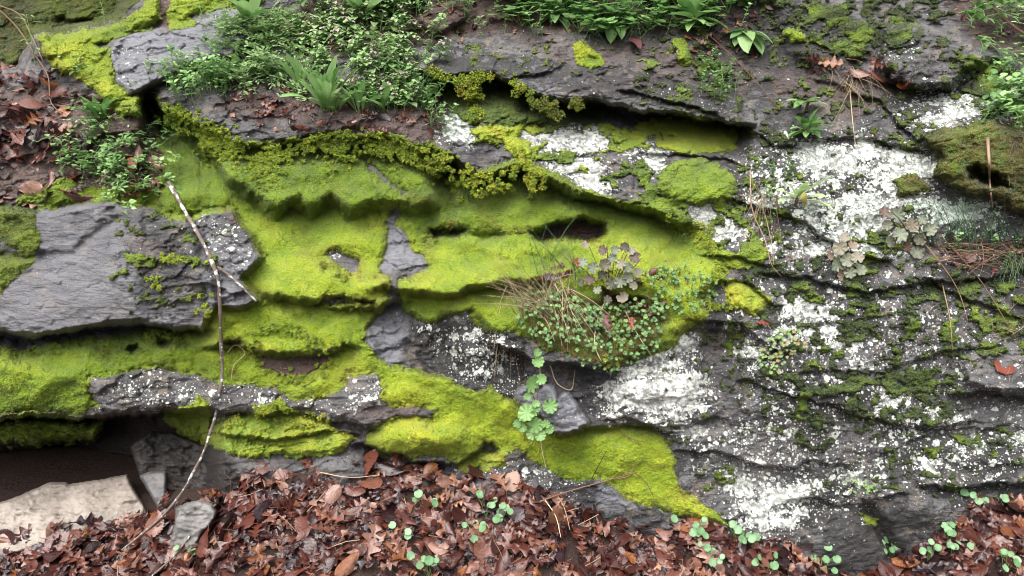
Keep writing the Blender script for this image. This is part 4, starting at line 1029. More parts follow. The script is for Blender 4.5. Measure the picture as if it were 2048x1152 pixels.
def twig(name, pts, r0, r1, m_, label, cat='twig', lift=.012, ground=False, kids=()):
    b = MB(); c = px_curve(pts, lift, 50, ground); b.tube(c, np.linspace(r0, r1, 50), 5, rnd.random())
    for q in kids: b.tube(px_curve(q, lift, 24, ground), np.linspace(r1 * 1.2, r1 * .6, 24), 5, rnd.random())
    return tag(b.build(name, m_), label, cat)
twig('twig', [(432,1008),(400,1045),(370,1085),(340,1120),(300,1155)], .0042, .003, BARK, 'thin lichened twig slanting across the small grey stone', lift=.02, ground=True)
twig('twig', [(1080,1003),(1130,985),(1200,965),(1270,945)], .0028, .0014, ROOTM, 'thin bare twig rising from the litter onto the moss tongue', ground=True, kids=[[(1230,958),(1260,950),(1268,930)],[(1270,945),(1295,970),(1310,1000)]])
twig('twig', [(1183,958),(1198,930),(1213,902)], .0016, .001, DEAD, 'thin black upright twig on the moss tongue', lift=.02)
twig('twig', [(1968,-20),(1990,20),(2030,55),(2080,85)], .006, .004, ROOTM, 'bare twig crossing the leafy sprigs in the top right corner', lift=.06)
twig('vine_stem', [(-10,12),(30,50),(70,110),(95,150),(105,210),(125,230)], .003, .002, ROOTM, 'reddish thin vine stem hanging over the upper left leaf heap', lift=.04)
twig('vine_stem', [(-10,8),(40,30),(62,70),(85,120)], .0022, .0015, ROOTM, 'shorter reddish vine stem at the top left edge', lift=.05)
twig('twig', [(60,243),(100,242),(150,238)], .003, .002, BARK, 'short grey twig lying on the upper left dead leaves', lift=.02)
twig('twig', [(1330,-10),(1370,30),(1440,90),(1500,150),(1560,220)], .0028, .0018, ROOTM, 'long brown stem trailing over the soil at upper right', lift=.012)
twig('hanging_root', [(1975,275),(1978,320),(1980,370),(1985,415)], .006, .002, ROOTM, 'thick tan dry root hanging over the olive brown moss', 'root', .02)
for pts, lb in (([(1500,340),(1505,420),(1530,480),(1550,540),(1562,552)], 'pale dry stem bundle hanging down the right-hand moss'), ([(1480,390),(1510,400),(1540,470),(1548,530)], 'second dry stem hanging beside the pale stem bundle'),
                ([(1553,390),(1556,440),(1552,480)], 'short dry stem hanging below the pale rosette'), ([(1700,180),(1705,240),(1712,300)], 'dry root hanging below the upper right leaf heap'),
                ([(1216,590),(1195,640),(1190,690),(1215,745)], 'long bare stem arching down through the stonecrop clump'), ([(1240,600),(1270,660),(1305,715)], 'bare stem drooping at the right of the stonecrop clump'),
                ([(1040,700),(1048,750),(1070,800),(1085,840)], 'dark thread-like root hanging beside the round-leaved plant'), ([(1100,730),(1118,770),(1140,780),(1150,740)], 'looping thin root under the stonecrop clump'),
                ([(1880,470),(1960,560),(2010,640),(2040,690)], 'long brown stem hanging below the right grass tuft'), ([(1800,440),(1860,500),(1920,590),(1935,640)], 'dry stem slanting down from the brownish coral bells'),
                ([(1885,570),(1900,640),(1905,700)], 'thin upright straw on the dark right-hand rock'), ([(1080,868),(1085,905),(1092,935)], 'pale stem tip trailing on the moss tongue below the round leaves'),
                ([(300,640),(305,580),(312,600)], None), ([(232,262),(234,300),(230,340)], None), ([(1230,840),(1250,870),(1290,885)], 'thin curved straw at the bottom of the white lichen patch'),
                ([(455,1000),(462,975),(458,955),(450,950)], 'pale curled straw sticking up from the litter below the curled moss'), ([(640,945),(700,955),(760,950)], 'white straw lying on the upper edge of the litter'),
                ([(1115,990),(1128,1015),(1140,1060)], 'dry grass straw drooping onto the litter'), ([(1090,1000),(1110,1030),(1122,1075)], 'second dry straw drooping onto the litter'),
                ([(455,705),(470,690),(490,705),(468,730),(462,760)], 'pale looping rootlet over the moss beside the stick')):
    if lb: twig('dry_stem', pts, .0022, .0011, STRAW if rnd.random() < .6 else ROOTM, lb, 'stem', .014, ground=pts[0][1] > 930)

# ------------------------------------------------------------------ plants
def P0(u, v, lift=.0): return Vector(at(u, v)) + Vector((0, -lift, 0))
def mpp(u, v): return float(np.linalg.norm(at(u + 1, v) - at(u, v)) if False else (depth(u, v) - CAM[1]) / FPX * 1.04)
def plant(name, u, v, label, cat='plant', group=None, lift=0.0):
    o = bpy.data.objects.new(name, None); COL.objects.link(o); o.location = P0(u, v, lift); return tag(o, label, cat, group)
def rosette(u, v, n, L, label, m_, el=(.5, 1.2), hwf=lambda: hw_lance(9, .12, .6), bend=.7, name='leafy_plant', az=(math.pi * 1.0, math.pi * 2.0), single=True, tints=(.3, .8), lift=0.0, seed=1):
    R = random.Random(seed); root = plant(name, u, v, label, lift=lift); b = MB()
    for k in range(n):
        a = az[0] + (az[1] - az[0]) * (k + R.random()) / n; e = R.uniform(*el); l = L * R.uniform(.6, 1.1)
        pt = strip_leaf(l, hwf(), R.uniform(.4, 1.2) * bend, .3, 0, R.gauss(0, .3), R.uniform(*tints), l * .08, .012, seed * 50 + k)
        M = frame((R.gauss(0, .006), R.gauss(0, .006), 0), sph(a, e))
        if single: c = MB(); c.add(pt, M); c.build('leaf', m_, root)
        else: b.add(pt, M)
    if not single: b.build('foliage', m_, root)
    c = MB(); c.tube([(0, .01, -.02), (0, 0, .0), (0, -.003, .012)], [.005, .006, .003], 6, .3); c.build('crown', ROOTM, root)
    return root
rosette(652, 222, 34, .165, 'tall light green plant with long upright blades on the soil ledge', GREEN, (.55, 1.5), hwf=lambda: hw_lance(9, .075, .6), az=(3.0, 6.5), tints=(.45, .95), seed=3)
rosette(600, 180, 9, .13, 'green plant with long blades left of the tall light green plant', GREEN, (.5, 1.4), hwf=lambda: hw_lance(9, .085, .6), seed=4)
rosette(768, 224, 9, .13, 'low star-shaped rosette at the front edge of the soil ledge', GREEN, (.5, 1.3), seed=5)
rosette(720, 225, 8, .10, 'small upright rosette between the tall plant and the ledge edge', GREEN, (.7, 1.4), seed=6)
rosette(672, 225, 9, .085, 'short spoon-leaved rosette at the foot of the tall plant', GREEN, (.5, 1.3), hwf=lambda: hw_lance(9, .17, .65), seed=7)
rosette(1588, 398, 10, .115, 'pale grey-green rosette with one yellow leaf above white lichen', GREYGREEN, (.0, 1.2), hwf=lambda: hw_lance(9, .16, .6), tints=(.8, 1.1), lift=.03, seed=8)
lone(1600, 388, 'single yellowed leaf hanging from the pale rosette', .6, .05, -1.3, -1.0, (0, -1, .3), 'ovate', .02)
rosette(1612, 262, 16, .085, 'bushy green plant growing alone on the upper right lichen rock', GREEN, (-.1, 1.3), hwf=lambda: hw_lance(9, .2, .55), tints=(.2, .6), lift=.01, seed=9)
rosette(1610, 205, 7, .075, 'broad toothed leaf whorl above the bushy green plant', GREEN, (.0, .6), hwf=lambda: hw_ovate(8, .25), lift=.03, seed=10)
rosette(202, 240, 14, .10, 'upright green tufted plant beside the upper left leaf heap', GREEN, (.4, 1.4), hwf=lambda: hw_tooth(5, 14, .16), tints=(.25, .6), seed=12)
rosette(1490, 62, 8, .11, 'plant with dark heart-shaped leaves hanging at the top edge', GREYGREEN, (-.8, .4), hwf=lambda: hw_ovate(8, .27), tints=(.1, .5), lift=.02, seed=13)
rosette(1385, 40, 10, .12, 'bright broad-leaved plant at the top edge', GREEN, (-.3, 1.1), hwf=lambda: hw_ovate(8, .22), tints=(.4, .8), lift=.02, seed=14)
rosette(1110, 30, 12, .10, 'broad spoon-leaved plant at the top edge beside the orange leaf', GREYGREEN, (-.5, 1.0), hwf=lambda: hw_ovate(8, .22), tints=(.3, .7), lift=.02, seed=15)
rosette(1230, 40, 10, .10, 'leafy green plant with drooping leaves above the purple leaf', GREEN, (-.6, .9), hwf=lambda: hw_ovate(8, .24), tints=(.2, .6), lift=.02, seed=16)
rosette(725, 40, 8, .14, 'narrow-leaved green plant behind the dead-nettle patch', GREEN, (.3, 1.2), seed=17)
rosette(500, 45, 6, .13, 'pointed green plant left of the dead-nettle patch', GREEN, (.6, 1.3), hwf=lambda: hw_lance(9, .17, .5), seed=18)

# small sprigs: a few source plants, copied
def sprig(seed, kind):
    R = random.Random(seed); b = MB(); H = R.uniform(.05, .085); lean = Vector((R.gauss(0, .35), R.gauss(-.35, .25), 1)).normalized()
    if kind in ('chick', 'trail'):
        if kind == 'trail': lean = Vector((R.gauss(0, .7), -.8, R.uniform(-.8, .6))).normalized()
        pts = [lean * (H * t) + Vector((R.gauss(0, .003), R.gauss(0, .003), .25 * H * math.sin(t * 2.5))) for t in np.linspace(0, 1.1, 6)]
        b.tube(pts, np.linspace(.0011, .0006, 6), 4, .5)
        for k in range(1, 6):
            for sgn in (-1, 1):
                d = sph(R.random() * 6.28, R.uniform(-.2, .7)); s_ = R.uniform(.010, .017)
                b.add(strip_leaf(s_, hw_ovate(5, .38), .5, .2, 0, 0, R.uniform(.2, .9), s_ * .3), frame(pts[k], d + lean * .3))
    elif kind == 'nettle':
        b.tube([(0, 0, 0), lean * H * .5, lean * H], [.0014, .0013, .001], 4, .6)
        for k in range(5):
            t = .35 + .16 * k
            for q in range(4 if k > 2 else 2):
                a = q * (6.28 / (4 if k > 2 else 2)) + k * 1.57 + R.random(); s_ = R.uniform(.016, .026) * (1.15 - .12 * k)
                b.add(strip_leaf(s_, hw_ovate(6, .40), .8, .25, 0, 0, R.uniform(.2, .75) + .06 * k, s_ * .15, .02, k), frame(lean * H * t, sph(a, R.uniform(-.2, .5))))
        for q in range(7): b.add(strip_leaf(.009, hw_lance(5, .3), .5, tint=1.0), frame(lean * H * R.uniform(.85, 1.0), sph(R.random() * 6.28, R.uniform(.2, 1.2))))
    elif kind == 'feather':
        for k in range(7):
            a = R.uniform(2.6, 6.8); e = R.uniform(.1, 1.1); L = R.uniform(.05, .085); d = sph(a, e)
            pts = [d * (L * t) + Vector((0, 0, -.35 * L * t * t)) for t in np.linspace(0, 1, 6)]
            b.tube(pts, .0007, 3, .6)
            for j in range(1, 6):
                for sg in (-1, 1):
                    side = d.cross(Vector((0, 0, 1))).normalized() * sg; s_ = L * R.uniform(.16, .26)
                    b.add(strip_leaf(s_, hw_lance(5, .24, .6), .5, .2, tint=R.uniform(.3, .9)), frame(pts[j], side * .8 + d * .6 + Vector((0, 0, R.gauss(.1, .3)))))
    elif kind == 'clover':
        for k in range(7):
            d = sph(R.uniform(2.6, 6.8), R.uniform(.3, 1.3)); L = R.uniform(.02, .05)
            b.tube([(0, 0, 0), d * L], .0008, 3, .5)
            for q in range(3):
                b.add(round_leaf(R.uniform(.006, .010), 0, 0, .2, R.uniform(.3, .8), 10, .3), frame(d * L, sph(q * 2.1 + R.random(), .1)))
    return b
SPR = {}
SPM = {'chick': GREEN, 'trail': GREEN, 'nettle': NETTLE, 'feather': GREYGREEN, 'clover': GREEN}
def scatter(kind, polys, n, name, label, group, scale=(.8, 1.3), lift=.0):
    if kind not in SPR: SPR[kind] = [sprig(hash_ + 40, kind).mesh(name) for hash_ in range(6)]
    for me in SPR[kind]:
        if not me.materials: me.materials.append(SPM[kind])
    proto = None
    for i in range(n):
        u, v = pick(polys[i % len(polys)])
        if proto is None: proto = bpy.data.objects.new(name, SPR[kind][0]); COL.objects.link(proto); o = proto
        else: o = proto.copy(); COL.objects.link(o)
        o.data = SPR[kind][i % 6]; o.location = P0(u, v, lift); s_ = rnd.uniform(*scale); o.scale = (s_, s_, s_)
        o.rotation_euler = (rnd.gauss(0, .2), rnd.gauss(0, .2), rnd.gauss(0, .5))
        tag(o, label, 'plant', group)
scatter('nettle', [[(650,60),(760,30),(870,60),(880,150),(850,215),(780,215),(700,215),(690,150)], [(560,80),(700,40),(760,60),(640,150)], [(600,10),(860,0),(860,50),(640,60)], [(700,100),(860,100),(870,220),(760,225)]], 240, 'dead_nettle', 'small dead-nettle with mauve tips in the thick patch right of the tall blades', 'dead-nettles on the soil ledge', (.75, 1.35))
scatter('feather', [[(300,150),(420,110),(560,90),(640,150),(600,200),(480,190),(380,215),(310,200)], [(420,100),(600,60),(640,140),(480,170)], [(440,60),(580,20),(600,100)]], 90, 'feathery_plant', 'grey-green feathery plant sprawling over the pale slab and soil ledge', 'feathery plants left of the tall blades', (.9, 1.5))
scatter('trail', [[(110,240),(180,210),(260,220),(330,230),(340,320),(325,400),(230,390),(160,340),(110,310)], [(210,260),(340,270),(325,410),(230,400)]], 120, 'trailing_sprig', 'small-leaved green sprig trailing over the left ledge above the boulder', 'trailing sprigs on the left ledge', (.9, 1.5), .015)
scatter('chick', [[(930,20),(1120,0),(1120,75),(1000,90),(930,80)], [(780,-10),(960,-10),(930,40),(800,60)], [(820,150),(900,160),(890,270),(850,260)]], 75, 'chickweed', 'fine bright chickweed sprig around the small brown rock and ledge end', 'chickweed on the top ledge', (.8, 1.3))
scatter('chick', [[(560,140),(700,110),(870,150),(880,245),(800,235),(700,200),(600,215)], [(330,170),(450,150),(480,200),(360,215)]], 70, 'bright_sprig', 'fresh green sprig filling the gaps between the plants on the soil ledge', 'sprigs between the plants on the soil ledge', (.9, 1.5))
scatter('chick', [[(640,400),(670,400),(670,445),(640,445)], [(690,430),(705,430),(705,445),(690,445)], [(1365,470),(1385,470),(1385,500),(1365,500)], [(845,410),(860,410),(860,440),(845,440)]], 7, 'moss_sprig', 'tiny green sprig growing out of the central moss', 'tiny sprigs on the central moss', (.35, .55))
scatter('clover', [[(1000,-10),(1520,-10),(1500,60),(1200,75),(1010,50)], [(900,-30),(1540,-30),(1540,10),(900,10)]], 120, 'leafy_sprig', 'small round-leaved sprig in the row of plants along the top edge', 'round-leaved sprigs along the top edge', (1.0, 1.6), .02)
scatter('chick', [[(1180,20),(1260,90),(1300,60),(1440,20)], [(1400,120),(1480,130),(1470,205),(1395,195)], [(1120,20),(1500,20),(1480,80),(1150,90)]], 60, 'flowering_sprig', 'upright chickweed sprig on the soil below the top plants', 'sprigs on the upper right soil', (.7, 1.2))
scatter('trail', [[(1890,-10),(2070,-10),(2070,160),(1980,130),(1910,60)], [(1940,200),(2070,150),(2070,260),(1990,240)]], 84, 'leafy_sprig', 'bright green leafy sprig hanging in the top right corner', 'leafy sprigs in the top right corner', (1.3, 2.1), .03)
scatter('chick', [[(1500,380),(1570,370),(1600,440),(1520,470)], [(1540,300),(1600,330),(1580,380),(1540,360)], [(1850,480),(2040,470),(2040,530),(1900,530)]], 22, 'rock_sprig', 'tiny green sprig growing in a crack of the lichen rock', 'tiny sprigs in the lichen rock', (.5, .9))
for u, v, lb in ((70, 130, 'tall thin weed with blue-green leaflets at the left of the moss crest'), (130, 150, 'blue-green weed below the tall thin weed at upper left'), (160, 155, 'blue-green weed at the foot of the moss crest')):
    root = plant('weed', u, v, lb); R = random.Random(u); H = .17 if u == 70 else .06
    b = MB(); b.tube([(0, 0, 0), (.004, -.01, H * .5), (0, -.015, H)], [.0018, .0015, .001], 5, .6); b.build('stem', GREEN, root); b = MB()
    for k in range(9):
        t = R.uniform(.2, 1); b.add(strip_leaf(R.uniform(.02, .04), hw_tooth(k, 10, .3), .8, .2, tint=R.uniform(.3, .8), stalk=.01), frame((0, -.012 * t, H * t), sph(R.uniform(2.5, 7), R.uniform(-.2, .6))))
    b.build('foliage', GREYGREEN, root)
for u, v, H, lb in ((1388, 250, .09, 'thin pale weed stalk on the mossy shelf'), (1440, 190, .10, 'tall stalk with a leafy tip above the small sprigs'), (405, 60, .11, 'thin stalk rising before the pale slab'), (210, 52, .10, 'thin arching stalk above the moss crest')):
    root = plant('weed_stalk', u, v, lb); R = random.Random(u); b = MB(); b.tube([(0, 0, 0), (.004, -.01, H * .5), (-.004, -.012, H)], [.0014, .0012, .0008], 4, .8)
    for k in range(10): b.add(strip_leaf(R.uniform(.008, .018), hw_lance(5, .25), .6, tint=R.uniform(.4, .9)), frame((0, -.01, H * R.uniform(.3, 1)), sph(R.random() * 6.28, R.uniform(0, .8))))
    b.build('stem', GREEN, root)

# coral bells: lobed leaves on stalks
def coral_bells(u, v, spots, label, r=.030, lift=.05, tints=(.3, .9)):
    root = plant('coral_bells', u, v, label, lift=lift * .3); base = Vector(root.location)
    for k, (du, dv) in enumerate(spots):
        R = random.Random(u * 7 + k); p = Vector(unproject(np.array(u + du), np.array(v + dv), np.array(depth(u, v) - lift - R.random() * .03))) - base
        n = Vector((R.gauss(0, .4), -1, R.uniform(.1, .9))).normalized(); a = R.random() * 6.28
        d = Vector((math.cos(a), 0, math.sin(a))); d = (d - n * d.dot(n)).normalized(); rr = r * R.uniform(.7, 1.15)
        b = MB(); b.add(round_leaf(rr, 7, .15, .16, R.uniform(*tints), 42, .55, seed=k), frame(p - d * rr, d, n)); lf = b.build('leaf', CORAL, root)
        c = MB(); q = p - d * rr; c.tube([(0, 0, 0), q * .5 + Vector((0, -.01, .008)), q], .0011, 4, .2); c.build('leaf_stalk', ROOTM, lf)
    return root
coral_bells(1215, 590, [(-45,-100),(-50,-65),(-10,-40),(10,-75),(25,-25),(8,-22),(-8,-90),(-28,-55),(-36,-30),(28,-62),(48,-88),(40,-35),(40,-55),(50,-20),(-20,-10),(0,10),(15,-90),(55,-75),(60,-45),(-5,-60),(30,5),(-55,-25),(35,-95)], 'coral bells with grey and purplish lobed leaves on the stonecrop clump', .020, .08, (.1, .75))
coral_bells(1690, 530, [(-30,-20),(-10,-35),(15,-40),(5,-10),(25,-15),(10,15),(-5,20),(30,10),(-15,0),(0,-55)], 'coral bells with pale grey-green lobed leaves on the right lichen rock', .022, .03, (.45, 1))
coral_bells(1815, 470, [(-40,-20),(-20,-40),(-15,0),(10,-20),(25,10),(30,-30),(-35,15),(0,25),(20,35),(45,-10),(-45,-45)], 'coral bells with brownish purple leaves beside the right grass tuft', .022, .03, (.05, .9))

# hanging plant with round scalloped leaves
root = plant('round_leaved_plant', 1072, 700, 'trailing plant with round bright green scalloped leaves hanging beside the pointed rock', lift=.03); base = Vector(root.location)
sp = spline([(1072,700),(1080,735),(1078,770),(1072,810),(1075,850)], 20); c = unproject(sp[:, 0], sp[:, 1], np.full(20, min(depth(1072, v_) for v_ in range(700, 860, 10)) - .01)) - np.array(base)
b = MB(); b.tube(c, np.linspace(.0025, .0015, 20), 5, .3); b.build('stem', ROOTM, root)
yl = min(depth(u_, v_) for u_ in (1045, 1072, 1095) for v_ in range(705, 880, 15)) - .015
for k, (u, v, r_, tn) in enumerate([(1075,705,8,.5),(1075,722,13,.5),(1064,768,17,.55),(1082,758,11,.5),(1055,793,8,.4),(1054,825,17,.6),(1068,820,12,.5),(1100,812,15,.5),(1070,850,16,.55),(1092,848,9,.45),(1066,866,14,.6),(1048,832,12,.45),(1035,848,9,.4),(1080,870,12,.55),(1098,858,10,.45),(1072,808,8,.5),(1045,855,9,.4)]):
    R = random.Random(k); r_ = r_ * 1.6e-3; n = Vector((R.gauss(0, .3), -1, R.uniform(.1, .6))).normalized(); p = Vector(unproject(np.array(u), np.array(v), np.array(yl - .02 * R.random()))) - base
    d = Vector((R.gauss(0, .8), 0, R.gauss(0, .8))).normalized(); d = (d - n * d.dot(n)).normalized(); j = min(19, max(0, int((v - 700) / 8)))
    b = MB(); b.add(round_leaf(r_, 9, .12, .18, tn, 36, .5, seed=k), frame(p - d * r_, d, n)); lf = b.build('leaf', GREEN, root)
    q = MB(); q.tube([c[j], (Vector(c[j]) + p) * .5 + Vector((0, -.006, 0)), p - d * r_], .0010, 4, .5); q.build('leaf_stalk', GREEN, lf)
lone(1098, 868, 'small orange leaf under the round-leaved hanging plant', .3, .03, .4, -.2, (0, -1, .3), 'ovate', .05)

# seedlings in the litter: each with its own leaves
SEED = [(455+390,1018,4),(972,1026,5),(1002,1046,6),(948,1082,5),(800,1084,3),(858,1146,6),(1328,1052,3),(1392,1078,9),(1476,1090,10),(1420,1132,7),(1612,1110,6),(1772,1116,8),(1856,1118,6),(1897,1086,6),(1904,1112,5),(1958,1016,4),(1992,1008,2),(2010,1140,6),(376,1128,2),(1530,1150,5),(1640,1148,4)]
for k, (u, v, n) in enumerate(SEED):
    g = ground_hit(u, v); root = bpy.data.objects.new('seedling', None); COL.objects.link(root); root.location = g
    spot = ['on the litter crest below the moss tongue','beside the black curled leaf in the litter','just right of the one beside the black leaf','in mid litter, greener than the rest','leftmost of those below the moss tongue','at the bottom edge below the moss tongue','at the right tip of the moss tongue','under the lichened right rock, left of the biggest','fullest one under the lichened right rock','at the bottom edge under the fullest one','at the foot of the grey rock before the gap in the litter','at the left foot of the right-hand litter slope','second from left on the right-hand litter slope','tallest on the right-hand litter slope','close behind the tallest one on the right slope','high on the right-hand litter beside the rock','uppermost on the right-hand litter','in the bottom right corner','alone beside the small grey stone','at the bottom edge right of the fullest one','at the bottom edge under the grey rock foot'][k]
    tag(root, 'pale green seedling %s' % spot, 'seedling', 'seedlings in the leaf litter')
    R = random.Random(k + 70); st_ = MB()
    for q in range(n):
        a = R.uniform(0, 6.28); e = R.uniform(.7, 1.4); L = R.uniform(.025, .06); tip = sph(a, e) * L + Vector((R.gauss(0, .012), -.01, .012))
        st_.tube([(0, 0, -.02), tip * .6 + Vector((0, 0, .004)), tip], .0010, 4, .4)
        nn = Vector((R.gauss(0, .35), -.75, R.uniform(.5, 1))).normalized(); d = Vector((R.gauss(0, 1), -.3, R.gauss(0, .5))); d = (d - nn * d.dot(nn)).normalized()
        b = MB(); b.add(round_leaf(R.uniform(.009, .0145), 0, 0, .12, R.uniform(.35, .8), 22, .35, seed=q), frame(tip, d, nn)); b.build('leaf', CRESS, root)
        if True: st_.build('stem', GREEN, root); st_ = MB()
    if st_.n: st_.build('stems', GREEN, root)

# stonecrop
def stonecrop(u, v, poly, n, label, r=(.0050, .0085), bulge=.05, H=.02, tr=(.35, .9)):
    root = plant('stonecrop', u, v, label); base = Vector(root.location); b = MB(); sm = MB()
    for k in range(n):
        a, c = pick(poly); p = Vector(at(a, c)); nr = (soft_normal(a, c) + Vector((0, -.3, .3))).normalized(); hh = H * rnd.uniform(.4, 1.2)
        tip = p + nr * hh + Vector((rnd.gauss(0, .004), -.004, rnd.gauss(0, .003)))
        sm.tube([p - nr * .01 - base, tip - base], .0010, 3, rnd.random())
        tn = rnd.uniform(*tr); rr = rnd.uniform(*r)
        for q in range(9):
            d = (nr * rnd.uniform(.15, .6) + (Matrix.Rotation(q * .7 + rnd.random() * .4, 3, nr) @ nr.orthogonal().normalized())).normalized()
            b.add(strip_leaf(rr, np.array([.07, .19, .25, .17, .02]), .2, .1, .2, tint=tn + rnd.gauss(0, .06)), frame(tip - base, d, nr))
        for q in range(5):
            d = sph(rnd.random() * 6.28, rnd.uniform(-.2, .4)); b.add(strip_leaf(rr * .8, np.array([.10, .28, .30, .05]), .3, .1, tint=tn - .2), frame(tip - nr * hh * rnd.uniform(.2, .6) - base, d, nr))
    sm.build('stems', ROOTM, root); b.build('foliage', STONEC, root); return root
stonecrop(1180, 660, [(1030,600),(1110,585),(1200,620),(1320,600),(1330,640),(1310,700),(1230,748),(1170,725),(1090,690),(1040,650)], 420, 'broad stonecrop clump with starry green leaves under the coral bells', bulge=.05, H=.035)
stonecrop(1360, 590, [(1290,545),(1360,530),(1420,545),(1430,600),(1360,640),(1310,610)], 110, 'bluish stonecrop spreading right of the coral bells clump', (.005, .008), H=.025, tr=(.3, .7))
stonecrop(1565, 690, [(1525,690),(1560,665),(1600,670),(1610,700),(1570,720),(1550,755),(1530,765),(1518,720)], 80, 'small bright stonecrop with reddish stems on the right rock', (.005, .008), H=.025, tr=(.45, .82))
stonecrop(1725, 970, [(1695,960),(1745,955),(1760,975),(1720,990),(1700,985)], 26, 'little pale stonecrop on the lower right lichen rock', (.004, .007), H=.012, tr=(.5, .85))

# grasses
def grass(name, u, v, targets, label, m_, w_=.0016, lift=.04, group=None, jit=14, sag=.25):
    root = plant(name, u, v, label, 'grass', group); base = Vector(root.location); b = MB()
    for (u0, v0, u1, v1) in targets:
        y0 = depth(u0, v0); y1 = min(y0, depth(u1, v1)) - lift * rnd.uniform(.5, 1.5)
        p0 = Vector(unproject(np.array(u0), np.array(v0), np.array(y0))); p1 = Vector(unproject(np.array(u1 + rnd.gauss(0, jit)), np.array(v1 + rnd.gauss(0, jit * .6)), np.array(y1)))
        mid_ = (p0 + p1) * .5 + Vector((rnd.gauss(0, .01), -.02, (p1 - p0).length * sag * rnd.uniform(.3, 1)))
        t = np.linspace(0, 1, 9)[:, None]; pts = (1 - t) ** 2 * np.array(p0) + 2 * t * (1 - t) * np.array(mid_) + t ** 2 * np.array(p1) - np.array(base)
        b.tube(pts, np.linspace(w_, w_ * .3, 9) * rnd.uniform(.6, 1.2), 3, rnd.random())
        if len(targets) < 6: b.build('blade', m_, root); b = MB()
    if b.n: b.build('blades', m_, root)
    return root
T1 = [(rnd.uniform(1040,1120), rnd.uniform(600,650), rnd.uniform(955,1060), rnd.uniform(500,620)) for _ in range(52)] + [(rnd.uniform(1060,1150), rnd.uniform(570,640), rnd.uniform(1080,1160), rnd.uniform(480,560)) for _ in range(22)] + \
     [(rnd.uniform(1000,1040), rnd.uniform(560,620), rnd.uniform(985,1050), rnd.uniform(680,760)) for _ in range(16)] + [(rnd.uniform(1060,1140), rnd.uniform(560,600), rnd.uniform(1120,1240), rnd.uniform(640,700)) for _ in range(30)]
grass('dry_grass', 1090, 620, T1, 'tuft of dead straw-coloured grass spilling left from the stonecrop clump', STRAW, .0012, .05)
T2 = [(rnd.uniform(1050,1170), rnd.uniform(520,560), rnd.uniform(1030,1160), rnd.uniform(440,500)) for _ in range(20)]
grass('green_grass', 1100, 545, T2, 'thin bluish green grass blades behind the dead straw tuft', BLADE, .0015, .02)
grass('grass_tuft', 1020, 510, [(1010,495,1018,450),(1000,520,1006,470),(930,475,938,455),(905,540,895,525)], 'few separate green blades on the moss left of the straw tuft', BLADE, .0012, .01, jit=4)
T3 = [(rnd.uniform(1830,2050), rnd.uniform(470,510), 0, 0) for _ in range(90)]; T3 = [(a, c, a + rnd.uniform(-50, 40), c - rnd.uniform(30, 95)) for a, c, _, _ in T3]
grass('grass_tuft', 1930, 490, T3, 'bluish green grass tuft along the ledge at the right edge', BLADE, .0015, .03)
T4 = [(a, c, a + rnd.uniform(-25, 25), c + rnd.uniform(30, 60)) for a, c in [(rnd.uniform(1990,2060), rnd.uniform(490,520)) for _ in range(30)]]
grass('grass_tuft', 2020, 505, T4, 'drooping grass tuft hanging at the right edge below the upright grass', BLADE, .0014, .03)
T5 = [(rnd.uniform(1850,2060), rnd.uniform(480,530), rnd.uniform(1850,2060), rnd.uniform(500,570)) for _ in range(50)]
grass('dry_grass', 1960, 520, T5, 'brown dead grass under the bluish tuft at the right edge', ROOTM, .0014, .02)
T6 = [(rnd.uniform(2000,2050), 240, rnd.uniform(2000,2050), rnd.uniform(270,380)) for _ in range(16)]
grass('dry_grass', 2030, 250, T6, 'dead grass hanging over the olive moss at the right edge', ROOTM, .0012, .02)
T7 = [(rnd.uniform(1660,1740), rnd.uniform(130,170), rnd.uniform(1640,1760), rnd.uniform(180,240)) for _ in range(26)]
grass('dry_grass', 1690, 150, T7, 'dry rootlets hanging below the heap of leaves at upper right', STRAW, .001, .02)
T8 = [(rnd.uniform(1500,1560), rnd.uniform(360,400), rnd.uniform(1480,1570), rnd.uniform(420,520)) for _ in range(20)]
grass('dry_grass', 1520, 380, T8, 'thin pale straws hanging right of the bright moss pad', STRAW, .0009, .02)
T9 = [(rnd.uniform(1140,1200), rnd.uniform(985,1000), rnd.uniform(1120,1170), rnd.uniform(1040,1080)) for _ in range(18)]
T10 = [(rnd.uniform(640,860), rnd.uniform(150,230), 0, 0) for _ in range(70)]; T10 = [(a, c, a + rnd.uniform(-40, 40), c - rnd.uniform(20, 80)) for a, c, _, _ in T10]
grass('grass_tuft', 750, 190, T10, 'thin green grass blades mixed into the dead-nettle patch', BLADE, .0011, .04)
T11 = [(a, c, a + rnd.uniform(-40, 40), c - rnd.uniform(20, 70)) for a, c in [(rnd.uniform(1130,1330), rnd.uniform(40,100)) for _ in range(40)]]
grass('grass_tuft', 1230, 70, T11, 'light green blades on the soil above the purple leaf', BLADE, .0010, .03)
T12 = [(a, c, a + rnd.uniform(-30, 30), c + rnd.uniform(-30, 40)) for a, c in [(rnd.uniform(1980,2060), rnd.uniform(560,760)) for _ in range(30)]]
grass('dry_grass', 2010, 660, T12, 'dry straws on the mossy rock above the bare right slab', STRAW, .0009, .02)

